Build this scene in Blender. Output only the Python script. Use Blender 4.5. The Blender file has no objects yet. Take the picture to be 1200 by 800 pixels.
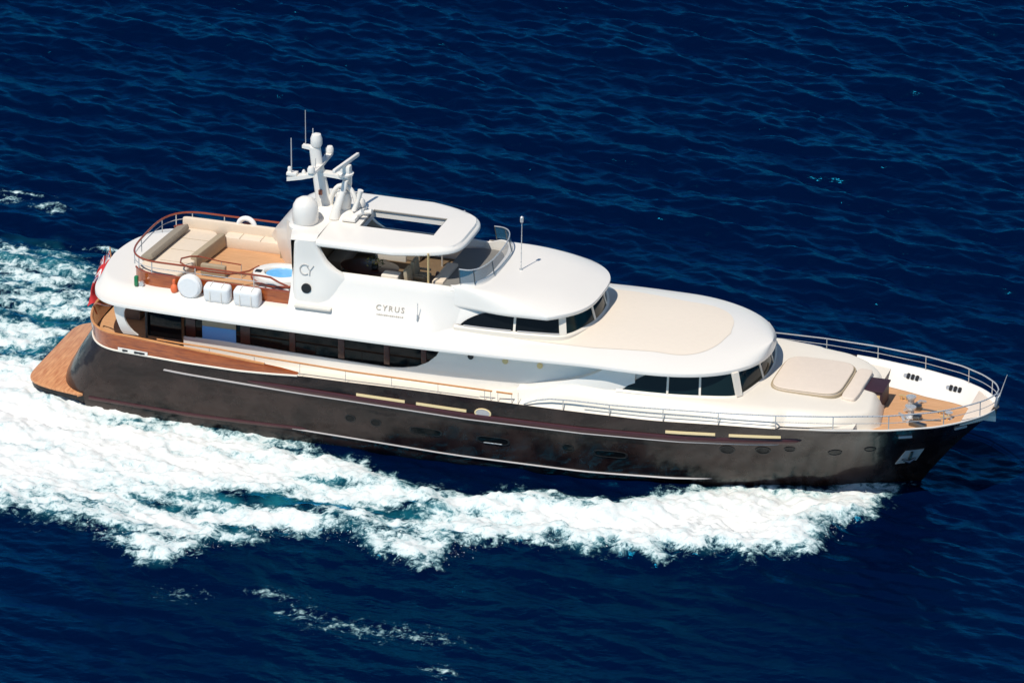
import bpy, bmesh, math, random
import numpy as np
from mathutils import Vector, Matrix

random.seed(7)
S = bpy.context.scene
COL = S.collection
R = math.radians

# ------------------------------------------------------------------ camera
cam_d = bpy.data.cameras.new('camera')
cam_d.sensor_width = 36.0
cam_d.lens = 210.0
cam_d.clip_start = 1.0
cam_d.clip_end = 9000.0
cam = bpy.data.objects.new('camera', cam_d)
COL.objects.link(cam)
A, E_, RO = R(17.54), R(24.04), R(0.22)
F = Vector((-math.sin(A)*math.cos(E_), math.cos(A)*math.cos(E_), -math.sin(E_)))
R0 = Vector((math.cos(A), math.sin(A), 0)); U0 = R0.cross(F)
Rv = R0*math.cos(RO)+U0*math.sin(RO); Uv = U0*math.cos(RO)-R0*math.sin(RO)
rot = Matrix((Rv, Uv, -F)).transposed()
cam.matrix_world = Matrix.Translation(Vector((71.55, -174.31, 84.69))) @ rot.to_4x4()
S.camera = cam

# ------------------------------------------------------------------ sky + sun
SUN_EL = R(60); SUN_DIR = Vector((-.26*math.cos(SUN_EL), -.966*math.cos(SUN_EL), math.sin(SUN_EL)))
W = bpy.data.worlds.new('World'); S.world = W; W.use_nodes = True
nt = W.node_tree; nt.nodes.clear()
sky = nt.nodes.new('ShaderNodeTexSky'); sky.sky_type = 'NISHITA'; sky.sun_disc = False
sky.sun_elevation = SUN_EL
sky.sun_rotation = math.atan2(SUN_DIR.x, SUN_DIR.y)
sky.air_density = 1.0; sky.dust_density = 0.0; sky.ozone_density = 4.0
bg = nt.nodes.new('ShaderNodeBackground'); bg.inputs['Strength'].default_value = 0.085
wo = nt.nodes.new('ShaderNodeOutputWorld')
tint = nt.nodes.new('ShaderNodeMix'); tint.data_type = 'RGBA'; tint.blend_type = 'MULTIPLY'; tint.inputs['Factor'].default_value = 1; tint.inputs['B'].default_value = (.90, .96, .98, 1)
nt.links.new(sky.outputs[0], tint.inputs['A']); nt.links.new(tint.outputs['Result'], bg.inputs[0]); nt.links.new(bg.outputs[0], wo.inputs[0])
sd = bpy.data.lights.new('sun', 'SUN'); sd.energy = 4.2; sd.angle = R(0.53); sd.color = (1.0, 0.95, 0.86)
sun = bpy.data.objects.new('sun', sd); COL.objects.link(sun)
sun.rotation_euler = SUN_DIR.to_track_quat('Z', 'Y').to_euler()
S.view_settings.view_transform = 'Standard'; S.view_settings.look = 'None'
S.view_settings.exposure = 0.0; S.view_settings.gamma = 1.0
try: S.view_settings.use_curve_mapping = False
except Exception: pass

# ------------------------------------------------------------------ materials
M = {}
def mat(name, col, rough=.4, metal=0., coat=0., spec=.5, noise=0., nscale=3., rnoise=0., bump=0., bscale=20.):
    m = bpy.data.materials.new(name); m.use_nodes = True
    n = m.node_tree; p = n.nodes['Principled BSDF']
    p.inputs['Base Color'].default_value = (*col, 1); p.inputs['Roughness'].default_value = rough
    p.inputs['Metallic'].default_value = metal; p.inputs['Coat Weight'].default_value = coat
    p.inputs['Specular IOR Level'].default_value = spec
    tc = n.nodes.new('ShaderNodeTexCoord')
    if noise or rnoise:
        nz = n.nodes.new('ShaderNodeTexNoise'); nz.inputs['Scale'].default_value = nscale; nz.inputs['Detail'].default_value = 6
        n.links.new(tc.outputs['Object'], nz.inputs['Vector'])
        if noise:
            mx = n.nodes.new('ShaderNodeMix'); mx.data_type = 'RGBA'
            mx.inputs['A'].default_value = (*[c*(1-noise) for c in col], 1); mx.inputs['B'].default_value = (*[min(1, c*(1+noise)) for c in col], 1)
            n.links.new(nz.outputs['Fac'], mx.inputs['Factor']); n.links.new(mx.outputs['Result'], p.inputs['Base Color'])
        if rnoise:
            mr = n.nodes.new('ShaderNodeMapRange'); mr.inputs['To Min'].default_value = max(.02, rough-rnoise); mr.inputs['To Max'].default_value = rough+rnoise
            n.links.new(nz.outputs['Fac'], mr.inputs['Value']); n.links.new(mr.outputs['Result'], p.inputs['Roughness'])
    if bump:
        bz = n.nodes.new('ShaderNodeTexNoise'); bz.inputs['Scale'].default_value = bscale; bz.inputs['Detail'].default_value = 3
        n.links.new(tc.outputs['Object'], bz.inputs['Vector'])
        b = n.nodes.new('ShaderNodeBump'); b.inputs['Strength'].default_value = bump; b.inputs['Distance'].default_value = .02
        n.links.new(bz.outputs['Fac'], b.inputs['Height']); n.links.new(b.outputs[0], p.inputs['Normal'])
    M[name] = m
    return m

mat('white_gelcoat', (.82, .775, .71), .32, coat=.3, noise=.02, nscale=1.2, rnoise=.06)
mat('warm_white', (.78, .71, .61), .45, noise=.03, nscale=2)
mat('cream_nonskid', (.77, .675, .565), .7, noise=.03, nscale=6, bump=.3, bscale=60)
mat('canvas_white', (.80, .80, .79), .75, noise=.04, nscale=4, bump=.5, bscale=9)
mat('cream_canvas', (.72, .61, .51), .8, noise=.05, nscale=5, bump=.4, bscale=12)
mat('tan_cushion', (.38, .30, .20), .8, noise=.10, nscale=7, bump=.4, bscale=16)
mat('taupe_cushion', (.30, .25, .19), .8, noise=.08, nscale=7, bump=.4, bscale=16)
mat('cream_cushion', (.72, .60, .47), .8, noise=.05, nscale=7, bump=.4, bscale=16)
mat('grey_pad', (.19, .18, .165), .7, noise=.08, nscale=5)
mat('dark_glass', (.004, .005, .006), .05, spec=.22)
mat('teal_glass', (.005, .014, .016), .06, spec=.25)
mat('sky_reflection_glass', (.16, .33, .62), .25, spec=.4)  # sky reflection painted in as a pale blue base colour
mat('steel', (.66, .66, .65), .28, metal=.55, rnoise=.08, nscale=10)
mat('dark_steel', (.20, .21, .21), .35, metal=1.)
mat('stripe_silver', (.46, .44, .44), .35, noise=.08, nscale=4)
mat('black_rubber', (.012, .012, .013), .5)
mat('brass', (.85, .62, .30), .3, metal=.6)
mat('gold_trim', (.85, .66, .36), .35)
mat('maroon', (.055, .012, .012), .3, coat=.5, noise=.2, nscale=6)
mat('dark_wood', (.045, .008, .006), .35, coat=.3, noise=.3, nscale=5)
mat('interior_dark', (.028, .026, .025), .6, noise=.2, nscale=3)
mat('interior_brown', (.17, .11, .06), .6, noise=.2, nscale=3)
mat('orange_plastic', (.80, .16, .05), .5)
mat('green_lens', (.02, .20, .08), .25)
mat('pool_water', (.15, .44, .76), .08, spec=.6, noise=.15, nscale=5)
mat('purple_cover', (.035, .012, .022), .6, noise=.2, nscale=8)
mat('flag_red', (.62, .03, .035), .8); mat('flag_blue', (.02, .03, .22), .8); mat('flag_white', (.78, .76, .76), .8)
mat('leaf', (.06, .10, .03), .7); mat('petal', (.55, .42, .10), .7)
mat('letter_grey', (.44, .38, .30), .45); mat('emblem_grey', (.46, .45, .43), .45)
mat('underwater', (.010, .045, .050), .4)
mat('antifoul_dark', (.010, .010, .011), .4)

def wood(name, c1, c2, rough, coat, plank, axis='X', seam=.25):
    m = bpy.data.materials.new(name); m.use_nodes = True; n = m.node_tree; p = n.nodes['Principled BSDF']
    p.inputs['Roughness'].default_value = rough; p.inputs['Coat Weight'].default_value = coat
    p.inputs['Coat Roughness'].default_value = .12
    tc = n.nodes.new('ShaderNodeTexCoord'); mp = n.nodes.new('ShaderNodeMapping')
    mp.inputs['Scale'].default_value = (.5, 5, 5) if axis == 'X' else (5, .5, 5)
    n.links.new(tc.outputs['Object'], mp.inputs['Vector'])
    nz = n.nodes.new('ShaderNodeTexNoise'); nz.inputs['Scale'].default_value = 3.; nz.inputs['Detail'].default_value = 8; nz.inputs['Roughness'].default_value = .65
    n.links.new(mp.outputs[0], nz.inputs['Vector'])
    rp = n.nodes.new('ShaderNodeValToRGB'); rp.color_ramp.elements[0].color = (*c1, 1); rp.color_ramp.elements[1].color = (*c2, 1)
    rp.color_ramp.elements[0].position = .3; rp.color_ramp.elements[1].position = .7
    n.links.new(nz.outputs['Fac'], rp.inputs[0])
    out = rp.outputs[0]
    if plank:
        sep = n.nodes.new('ShaderNodeSeparateXYZ'); n.links.new(tc.outputs['Object'], sep.inputs[0])
        md = n.nodes.new('ShaderNodeMath'); md.operation = 'PINGPONG'; md.inputs[1].default_value = plank/2
        n.links.new(sep.outputs['Y' if axis == 'X' else 'X'], md.inputs[0])
        mr = n.nodes.new('ShaderNodeMapRange'); mr.inputs['From Min'].default_value = 0; mr.inputs['From Max'].default_value = .014
        mr.inputs['To Min'].default_value = seam; mr.inputs['To Max'].default_value = 1
        n.links.new(md.outputs[0], mr.inputs['Value'])
        mx = n.nodes.new('ShaderNodeMix'); mx.data_type = 'RGBA'; mx.blend_type = 'MULTIPLY'; mx.inputs['Factor'].default_value = 1
        n.links.new(out, mx.inputs['A']); n.links.new(mr.outputs['Result'], mx.inputs['B']); out = mx.outputs['Result']
    n.links.new(out, p.inputs['Base Color'])
    M[name] = m
wood('mahogany', (.20, .036, .008), (.46, .11, .020), .22, .6, 0)
wood('cap_teak', (.50, .20, .06), (.66, .30, .11), .35, .2, 0)
wood('red_varnish', (.20, .035, .012), (.33, .07, .025), .25, .5, 0)
wood('teak_deck', (.52, .27, .125), (.66, .37, .19), .65, 0, .11, seam=.72)
wood('teak_platform', (.46, .15, .05), (.78, .40, .18), .35, .25, .16, 'Y', seam=.75)

# hull paint: dark brown gloss with water and foam reflections mottled into the colour
def hull_mat():
    m = bpy.data.materials.new('hull_paint'); m.use_nodes = True; n = m.node_tree; p = n.nodes['Principled BSDF']
    tc = n.nodes.new('ShaderNodeTexCoord')
    nz = n.nodes.new('ShaderNodeTexNoise'); nz.inputs['Scale'].default_value = .8; nz.inputs['Detail'].default_value = 12; nz.inputs['Roughness'].default_value = .62
    n.links.new(tc.outputs['Object'], nz.inputs['Vector'])
    rp = n.nodes.new('ShaderNodeValToRGB')
    rp.color_ramp.elements[0].position = .40; rp.color_ramp.elements[0].color = (.008, .004, .004, 1)
    rp.color_ramp.elements[1].position = .62; rp.color_ramp.elements[1].color = (.030, .0185, .0165, 1)
    n.links.new(nz.outputs['Fac'], rp.inputs[0]); n.links.new(rp.outputs[0], p.inputs['Base Color'])
    mr = n.nodes.new('ShaderNodeMapRange'); mr.inputs['To Min'].default_value = .12; mr.inputs['To Max'].default_value = .42
    n.links.new(nz.outputs['Fac'], mr.inputs['Value']); n.links.new(mr.outputs['Result'], p.inputs['Roughness'])
    p.inputs['Coat Weight'].default_value = .42; p.inputs['Coat Tint'].default_value = (1, .91, .87, 1); p.inputs['Specular Tint'].default_value = (1, .91, .87, 1); p.inputs['Coat Roughness'].default_value = .06; p.inputs['Specular IOR Level'].default_value = .30
    b = n.nodes.new('ShaderNodeBump'); b.inputs['Strength'].default_value = .28; b.inputs['Distance'].default_value = .05
    n2 = n.nodes.new('ShaderNodeTexNoise'); n2.inputs['Scale'].default_value = 1.1; n2.inputs['Detail'].default_value = 2
    n.links.new(tc.outputs['Object'], n2.inputs['Vector']); n.links.new(n2.outputs['Fac'], b.inputs['Height'])
    n.links.new(b.outputs[0], p.inputs['Normal']); n.links.new(b.outputs[0], p.inputs['Coat Normal'])
    M['hull_paint'] = m
hull_mat()

# ------------------------------------------------------------------ mesh helpers
class MB:
    """collects shapes of one part into one mesh"""
    def __init__(s): s.v = []; s.f = []; s.mi = []
    def add(s, v, f, mi=0):
        o = len(s.v); s.v += [tuple(p) for p in v]; s.f += [tuple(i+o for i in q) for q in f]; s.mi += [mi]*len(f)
        return s
    def loft(s, rings, closed=False, cap0=False, cap1=False, mi=0, wrap=False):
        n = len(rings[0]); v = [p for r in rings for p in r]; f = []
        m = len(rings)
        for i in range(m if wrap else m-1):
            i2 = (i+1) % m
            for j in range(n if closed else n-1):
                k = (j+1) % n
                f.append((i*n+j, i2*n+j, i2*n+k, i*n+k))
        if cap0: f.append(tuple(range(n)))
        if cap1: f.append(tuple((m-1)*n+j for j in reversed(range(n))))
        return s.add(v, f, mi)
    def tube(s, pts, r, n=8, closed=False, mi=0):
        P = [Vector(p) for p in pts]; m = len(P); rings = []
        prev = None
        for i in range(m):
            a = P[i-1] if (i > 0 or closed) else P[i]; b = P[(i+1) % m] if (i < m-1 or closed) else P[i]
            t = (b-a).normalized()
            if prev is None:
                h = Vector((0, 0, 1)) if abs(t.z) < .9 else Vector((1, 0, 0))
                nrm = (h - t*h.dot(t)).normalized()
            else:
                nrm = (prev - t*prev.dot(t)).normalized()
            prev = nrm; bn = t.cross(nrm)
            rr = r[i] if isinstance(r, (list, tuple)) else r
            rings.append([P[i]+(nrm*math.cos(2*math.pi*k/n)+bn*math.sin(2*math.pi*k/n))*rr for k in range(n)])
        return s.loft(rings, closed=True, cap0=not closed, cap1=not closed, wrap=closed, mi=mi)
    def box(s, c, d, bev=0., rz=0., ry=0., rx=0., seg=2, mi=0):
        bm = bmesh.new(); bmesh.ops.create_cube(bm, size=1)
        bmesh.ops.scale(bm, vec=d, verts=bm.verts)
        if bev: bmesh.ops.bevel(bm, geom=list(bm.edges), offset=bev, segments=seg, profile=.6, affect='EDGES')
        T = Matrix.Translation(c) @ Matrix.Rotation(rz, 4, 'Z') @ Matrix.Rotation(ry, 4, 'Y') @ Matrix.Rotation(rx, 4, 'X')
        bm.transform(T); bm.verts.index_update()
        s.add([v.co[:] for v in bm.verts], [[v.index for v in f.verts] for f in bm.faces], mi); bm.free()
        return s
    def lathe(s, prof, c=(0, 0, 0), n=24, mi=0, axis='Z', sx=1, sy=1):
        rings = []
        for r, z in prof:
            ring = []
            for k in range(n):
                a = 2*math.pi*k/n; x, y = r*math.cos(a)*sx, r*math.sin(a)*sy
                p = (x, y, z) if axis == 'Z' else ((x, z, y) if axis == 'Y' else (z, x, y))
                ring.append((p[0]+c[0], p[1]+c[1], p[2]+c[2]))
            rings.append(ring)
        return s.loft(rings, closed=True, cap0=True, cap1=True, mi=mi)
    def prism(s, outline, z0, z1, bev=0., mi=0):
        """outline: list of (x,y); vertical prism with softened top edge"""
        c = np.mean(np.array(outline), 0)
        def ins(d):
            o = []
            for p in outline:
                q = np.array(p)-c; L = np.hypot(*q); o.append(c+q*(1-d/max(L, 1e-6)))
            return o
        rings = [[(p[0], p[1], z0) for p in outline]]
        if bev:
            for k in range(4):
                a = k/3*math.pi/2
                rings.append([(p[0], p[1], z1-bev+bev*math.sin(a)) for p in ins(bev*(1-math.cos(a)))])
        else: rings.append([(p[0], p[1], z1) for p in outline])
        return s.loft(rings, closed=True, cap0=True, cap1=True, mi=mi)
    def build(s, name, mats, parent=None, smooth=True, ang=40):
        me = bpy.data.meshes.new(name); me.from_pydata([tuple(map(float, p)) for p in s.v], [], s.f)
        for m in (mats if isinstance(mats, (list, tuple)) else [mats]): me.materials.append(M[m])
        me.polygons.foreach_set('material_index', s.mi)
        bm = bmesh.new(); bm.from_mesh(me)
        bmesh.ops.remove_doubles(bm, verts=bm.verts, dist=1e-5)
        bmesh.ops.recalc_face_normals(bm, faces=bm.faces); bm.to_mesh(me); bm.free()
        if smooth:
            me.shade_smooth(); me.set_sharp_from_angle(angle=R(ang))
        o = bpy.data.objects.new(name, me); COL.objects.link(o)
        if parent: o.parent = parent
        return o

def empty(name, loc=(0, 0, 0), rz=0):
    o = bpy.data.objects.new(name, None); COL.objects.link(o); o.location = loc; o.rotation_euler = (0, 0, rz); o.empty_display_size = .3
    return o
def tag(o, label=None, cat=None, group=None, kind=None):
    if label: o['label'] = label
    if cat: o['category'] = cat
    if group: o['group'] = group
    if kind: o['kind'] = kind
    return o
def ip(x, tab):
    xs = [t[0] for t in tab]; ys = [t[1] for t in tab]
    return float(np.interp(x, xs, ys))
def smooth_tab(tab, k=.6):
    """dense monotone-ish smoothing of a table"""
    xs = np.linspace(tab[0][0], tab[-1][0], 400); ys = np.interp(xs, [t[0] for t in tab], [t[1] for t in tab])
    w = max(1, int(k/(xs[1]-xs[0]))); ker = np.hanning(2*w+3); ker /= ker.sum()
    pad = len(ker)//2
    l = 2*ys[0]-ys[1:pad+1][::-1]; r_ = 2*ys[-1]-ys[-pad-1:-1][::-1]
    y2 = np.convolve(np.concatenate([l, ys, r_]), ker, 'valid')
    return list(zip(xs, y2))
def sstep(a, b, x):
    t = min(1, max(0, (x-a)/(b-a))); return t*t*(3-2*t)
def sup(t, p):                       # superellipse quarter, t in 0..1 from tip
    t = min(1, max(0, t)); return (1-(1-t)**p)**(1/p)

# ================================================================== YACHT
yacht = empty('motor_yacht', (0, 0, 0))
tag(yacht, 'long dark brown and white motor yacht under way through its own white wake', 'yacht')
Y = yacht

# ------------------------------------------------------------------ hull
sheer_z = smooth_tab([(0, 2.42), (4, 2.40), (8, 2.42), (9.2, 2.48), (10.2, 2.56), (14, 2.62), (20, 2.63), (22.5, 2.66), (25, 2.79), (28, 2.86), (30, 2.92), (31.8, 3.0), (33.3, 3.12)], .5)
sheer_b = smooth_tab([(1, 3.05), (4, 3.3), (6, 3.5), (8, 3.58), (12, 3.66), (18, 3.66), (22, 3.60), (25, 3.46), (26.5, 3.33), (28.3, 3.04), (30.1, 2.58), (31.5, 2.0), (32.3, 1.42), (32.8, .9), (33.05, .55), (33.2, .0)], .25)
LEV = [  # z, stern x, bow x, breadth table
    (-1.0, 1.6, 29.6, [(1, 2.3), (6, 2.7), (10, 2.8), (16, 2.7), (20, 2.3), (23, 1.6), (26, .9), (28, .4), (29.6, 0)]),
    (0.0, 1.0, 30.6, [(1, 2.85), (6, 3.25), (10, 3.4), (16, 3.4), (20, 3.15), (23, 2.6), (26, 1.75), (28, 1.12), (29.5, .5), (30.6, 0)]),
    (0.5, .85, 30.95, [(1, 2.95), (6, 3.42), (10, 3.56), (16, 3.56), (20, 3.38), (23, 2.95), (26, 2.15), (28, 1.48), (30, .6), (30.95, 0)]),
    (1.3, 1.25, 31.55, [(1, 3.0), (6, 3.5), (10, 3.62), (16, 3.64), (20, 3.53), (23, 3.25), (26, 2.62), (28, 1.98), (30, 1.12), (31, .45), (31.55, 0)]),
    (2.0, 1.7, 32.15, [(1, 3.0), (6, 3.52), (10, 3.66), (16, 3.68), (20, 3.62), (23, 3.44), (26, 2.98), (28, 2.48), (30, 1.72), (31.2, .98), (32.15, 0)]),
]
LEVS = [(z, a, b, smooth_tab(t, .5)) for z, a, b, t in LEV] + [(None, 1.98, 33.2, sheer_b)]
NU = 120
def lev_pt(k, u):
    z, xs, xb, tab = LEVS[k]
    # u: 0 stern centre .. 1 stem ; dense at ends
    L = xb-xs
    w = .5*(1-math.cos(math.pi*u)); t = .35*u+.65*w
    t = t if u < .5 else t
    x = xs+L*t
    b = ip(x, tab)*sup((x-xs)/1.75, 2.6)
    if k == 5: z = ip(x, sheer_z)
    return Vector((x, -b, z))
def us():
    a = [ (i/24)**2*.09 for i in range(24)]
    b = [.09+(i/(NU-40))*.86 for i in range(NU-40)]
    c = [.95+.05*math.sin(i/16*math.pi/2) for i in range(17)]
    return a+b+c
US = us()
def hull_col(u, nsub=5):
    P = [lev_pt(k, u) for k in range(6)]
    out = []
    for k in range(5):
        for s in range(nsub):
            t = s/nsub
            p0 = P[max(k-1, 0)]; p1 = P[k]; p2 = P[k+1]; p3 = P[min(k+2, 5)]
            a = 2*p1; b = p2-p0; c = 2*p0-5*p1+4*p2-p3; d = -p0+3*p1-3*p2+p3
            out.append(.5*(a+b*t+c*t*t+d*t**3))
    out.append(P[5])
    return out
cols = [hull_col(u) for u in US]
mb = MB()
mb.loft(cols); mb.loft([[Vector((p.x, -p.y, p.z)) for p in c] for c in cols])
hull = mb.build('hull', 'hull_paint', Y, ang=50)

# lookup of the hull skin: y at (x,z), starboard
_arr = np.array([[tuple(p) for p in c] for c in cols])
def hull_y(x, z):
    best = []
    for j in range(_arr.shape[1]): pass
    # for every column level polyline find y at x then interp in z
    ys = []; zs = []
    for j in range(_arr.shape[1]):
        xs = _arr[:, j, 0]
        if x < xs[0] or x > xs[-1]: continue
        ys.append(np.interp(x, xs, _arr[:, j, 1])); zs.append(np.interp(x, xs, _arr[:, j, 2]))
    if not ys: return 0.
    o = np.argsort(zs)
    return float(np.interp(z, np.array(zs)[o], np.array(ys)[o]))
def hull_pt(x, z, off=0.):
    y = hull_y(x, z); dx = .05
    t = Vector((2*dx, hull_y(x+dx, z)-hull_y(x-dx, z), 0)); v = Vector((0, hull_y(x, z+dx)-hull_y(x, z-dx), 2*dx))
    n = v.cross(t).normalized()
    if n.y > 0: n = -n
    return Vector((x, y, z))+n*off, n

def strake(name, xs, zf, halfh, outp, m, parent, mirror=True, taper=(0, 0)):
    mbs = MB()
    rings = []
    for i, x in enumerate(xs):
        k = 1.
        if taper[0]: k = min(k, sup((x-xs[0])/taper[0]+.02, 2))
        if taper[1]: k = min(k, sup((xs[-1]-x)/taper[1]+.02, 2))
        z = zf(x); p, n = hull_pt(x, z); up = Vector((0, 0, 1))
        h = halfh*k; o = outp*k
        rings.append([p-up*h-n*.04, p-up*h+n*o*.6, p-up*h*.5+n*o, p+up*h*.5+n*o, p+up*h+n*o*.6, p+up*h-n*.04])
    mbs.loft(rings, closed=True, cap0=True, cap1=True)
    if mirror: MB().loft([[Vector((q.x, -q.y, q.z)) for q in r] for r in rings], closed=True, cap0=True, cap1=True).build(name, m, parent)
    return mbs.build(name, m, parent)
def rub_z(x): return ip(x, [(5, 2.08), (8, 2.03), (12, 1.97), (16, 1.90), (20, 1.93), (23.5, 2.02), (25.5, 2.12), (27.3, 2.28)])
xs = list(np.linspace(5.3, 27.3, 110))
strake('rub_rail', [x for x in xs if x > 8.2], lambda x: rub_z(x)+.07, .10, .07, 'maroon', Y, taper=(2.5, .35))
strake('rub_rail_strip', xs[:-3], lambda x: rub_z(x)-.035, .016, .085, 'stripe_silver', Y, taper=(0, .1))
strake('spray_rail_strip', list(np.linspace(9.6, 24.2, 60)), lambda x: ip(x, [(9, .60), (12, .52), (15, .43), (21, .36), (24.2, .36)]), .016, .05, 'stripe_silver', Y, taper=(.6, 1.5))
strake('boot_rail', list(np.linspace(2.4, 10.4, 40)), lambda x: ip(x, [(2, .42), (7, .5), (10.5, .62)]), .06, .04, 'maroon', Y, taper=(0, .4))

# portholes
def porthole(x, z, rx=.17, rz=.13):
    mbp = MB(); rim = []
    p, n = hull_pt(x, z); t = Vector((0, 0, 1)).cross(n).normalized(); v = n.cross(t)
    N = 20
    ring = lambda a, o: [p+t*math.cos(2*math.pi*k/N)*(rx*a)+v*math.sin(2*math.pi*k/N)*(rz*a)+n*o for k in range(N)]
    mbp.loft([ring(1.22, -.01), ring(1.18, .02), ring(1.0, .02), ring(.97, .004)], closed=True)
    o = mbp.build('porthole', 'antifoul_dark', Y)
    MB().loft([ring(.98, .006), ring(.5, .007), ring(.02, .007)], closed=True).build('pane', 'dark_glass', o)
for x, z, rx in [(11.96, 1.27, .16), (12.86, 1.24, .16), (19.52, 1.24, .18), (24.83, 1.72, .22), (25.99, 1.78, .22), (26.85, 1.87, .16), (28.25, 1.72, .2), (29.35, 1.86, .17)]:
    porthole(x, z, rx, rx*.72)
# long recessed hull windows
def hull_window(x, z, L, H, glint=True):
    p, n = hull_pt(x, z); t = Vector((0, 0, 1)).cross(n).normalized()
    if t.x < 0: t = -t
    v = Vector((0, 0, 1)); v = (v-n*v.dot(n)).normalized()
    N = 28
    def ring(a, o, dz=0):
        r = []
        for k in range(N):
            q = 2*math.pi*k/N; c, s_ = math.cos(q), math.sin(q)
            r.append(p+t*math.copysign(abs(c)**.5, c)*L/2*a+v*(math.copysign(abs(s_)**.6, s_)*H/2*a+dz)+n*o)
        return r
    o = MB().loft([ring(1.12, -.01), ring(1.1, .02), ring(1.0, .022), ring(.97, .004)], closed=True).build('hull_window', 'antifoul_dark', Y)
    MB().loft([ring(.985, .006), ring(.5, .007), ring(.02, .007)], closed=True).build('pane', 'dark_glass', o)
    if glint: MB().tube([p+t*(s*L*.3)-v*H*.42+n*.03 for s in (-1, -.3, .4, 1)], .016).build('sill', 'steel', o)  # bright steel bar added to stand for the glint under this pane
for x in (14.62, 16.95, 20.95): hull_window(x, 1.16, 1.05, .24, x == 16.95)
# gold trimmed freeing ports above the rub rail
for a, b, za, zb in [(12.2, 13.9, 2.17, 2.15), (14.3, 16.05, 2.14, 2.12), (22.85, 24.5, 2.27, 2.35), (24.95, 26.65, 2.36, 2.46)]:
    rings = []
    mbg = MB(); mbd = MB()
    for x in np.linspace(a, b, 8):
        z = np.interp(x, [a, b], [za, zb])+.02
        p, n = hull_pt(float(x), float(z)); u = Vector((0, 0, 1))
        rings.append([p-u*.045+n*.0, p-u*.045+n*.03, p+u*.045+n*.03, p+u*.045+n*0])
    mbg.loft(rings, closed=True, cap0=True, cap1=True).build('freeing_port_trim', 'gold_trim', Y)
# oval emblem plate
p, n = hull_pt(16.62, 2.14); t = Vector((0, 0, 1)).cross(n).normalized(); v = n.cross(t)
N = 24; ring = lambda a, o: [p+t*math.cos(2*math.pi*k/N)*.29*a+v*math.sin(2*math.pi*k/N)*.17*a+n*o for k in range(N)]
em = MB().loft([ring(1, -.01), ring(1, .03), ring(.86, .04), ring(.82, .028)], closed=True).build('emblem_ring', 'gold_trim', Y)
MB().loft([ring(.83, .03), ring(.4, .034), ring(.02, .036)], closed=True).build('emblem_plate', 'stripe_silver', em)
# anchor pocket
p, n = hull_pt(30.45, 1.35)
pk = MB(); t = Vector((0, 0, 1)).cross(n).normalized(); v = n.cross(t)
if t.x < 0: t = -t
if v.z < 0: v = -v
def quad(c, ts, vs, o): return [c+t*a+v*b+n*o for a, b in zip(ts, vs)]
pk.loft([quad(p, (-.42, .28, .42, -.22), (-.42, -.42, .34, .34), -.01), quad(p, (-.42, .28, .42, -.22), (-.42, -.42, .34, .34), .02)], closed=True, cap1=True)
pko = pk.build('anchor_pocket', 'stripe_silver', Y)
an = MB(); an.tube([p+v*.3+n*.05, p-v*.1+n*.06], .05); an.tube([p-t*.25-v*.12+n*.06, p-v*.26+n*.1, p+t*.22-v*.1+n*.06], [.03, .07, .03]); an.build('anchor', 'dark_steel', pko)
# mooring fairlead slots near the bow
for x, z in [(30.55, 2.55), (32.15, 2.68)]:
    p, n = hull_pt(x, z); t2 = Vector((0, 0, 1)).cross(n).normalized()
    f = MB(); f.tube([p-t2*.22+n*.01, p+t2*.22+n*.01], .055, 10); f.build('fairlead_slot', 'stripe_silver', Y)

# ------------------------------------------------------------------ swim platform
def plat_outline(sc=1.):
    pts = []
    for i in range(41):
        s = -1+2*i/40
        y = 3.16*math.sin(s*math.pi/2)
        x = min(2.0, -.17+13.0*(abs(y)/3.66)**10)
        pts.append((x, y*sc))
    return pts
po = plat_outline()
MB().prism([(x+.05, y*.98) for x, y in po]+[(2.4, 2.9), (2.4, -2.9)], .24, .435, .0).build('platform_rim', 'antifoul_dark', Y)
MB().prism(po+[(2.38, 2.8), (2.38, -2.8)], .43, .52, .02).build('swim_platform', 'teak_platform', Y)

# ------------------------------------------------------------------ mahogany stern bulwark, cap and trim
def deck_edge(x_or_u, zoff, inset=0.):
    p = lev_pt(5, x_or_u); q = Vector((p.x, p.y, p.z+zoff)); return q
def outline_upto(xmax):
    o = []
    for u in np.concatenate([np.linspace(0, .12, 40)**1.0, np.linspace(.125, .6, 60)]):
        p = lev_pt(5, float(u))
        if p.x > xmax: break
        o.append(p)
    return o
oul = outline_upto(10.15)
def bul_top(x): return ip(x, [(2, 3.02), (4, 3.0), (6, 2.93), (8, 2.84), (9.5, 2.74), (10.2, 2.64)])
def rings_bulwark():
    rs = []
    for i, p in enumerate(oul):
        a = oul[max(i-1, 0)]; b = oul[min(i+1, len(oul)-1)]
        t = (b-a); t.z = 0; t.normalize(); nn = Vector((t.y, -t.x, 0))
        if nn.y > 0 or (abs(nn.y) < 1e-3 and nn.x > 0): nn = -nn
        if i == 0: nn = Vector((-1, 0, 0))
        h = max(.01, bul_top(p.x)-p.z)
        lean = .16*max(0, 1-(p.x-2)/4)
        lo = p+nn*.012+Vector((0, 0, .03)); hi = p+nn*(.012+lean*h)+Vector((0, 0, h))
        rs.append((lo, hi, nn))
    return rs
rb = rings_bulwark()
mbb = MB()
for sgn in (1, -1):
    mir = lambda q: Vector((q.x, q.y*sgn, q.z))
    mbb.loft([[mir(l), mir(l.lerp(h, .5)+n*.015), mir(h), mir(h-n*.09), mir(l-n*.09)] for l, h, n in rb])
bul = mbb.build('stern_bulwark', 'mahogany', Y, ang=60)
mbt = MB(); mbc = MB()
for sgn in (1, -1):
    mir = lambda q: Vector((q.x, q.y*sgn, q.z))
    mbt.tube([mir(l+n*.02+Vector((0, 0, -.015))) for l, h, n in rb], .035, 6)
    mbc.tube([mir(h-n*.04+Vector((0, 0, .02))) for l, h, n in rb[:-4]], .045, 6)
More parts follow.
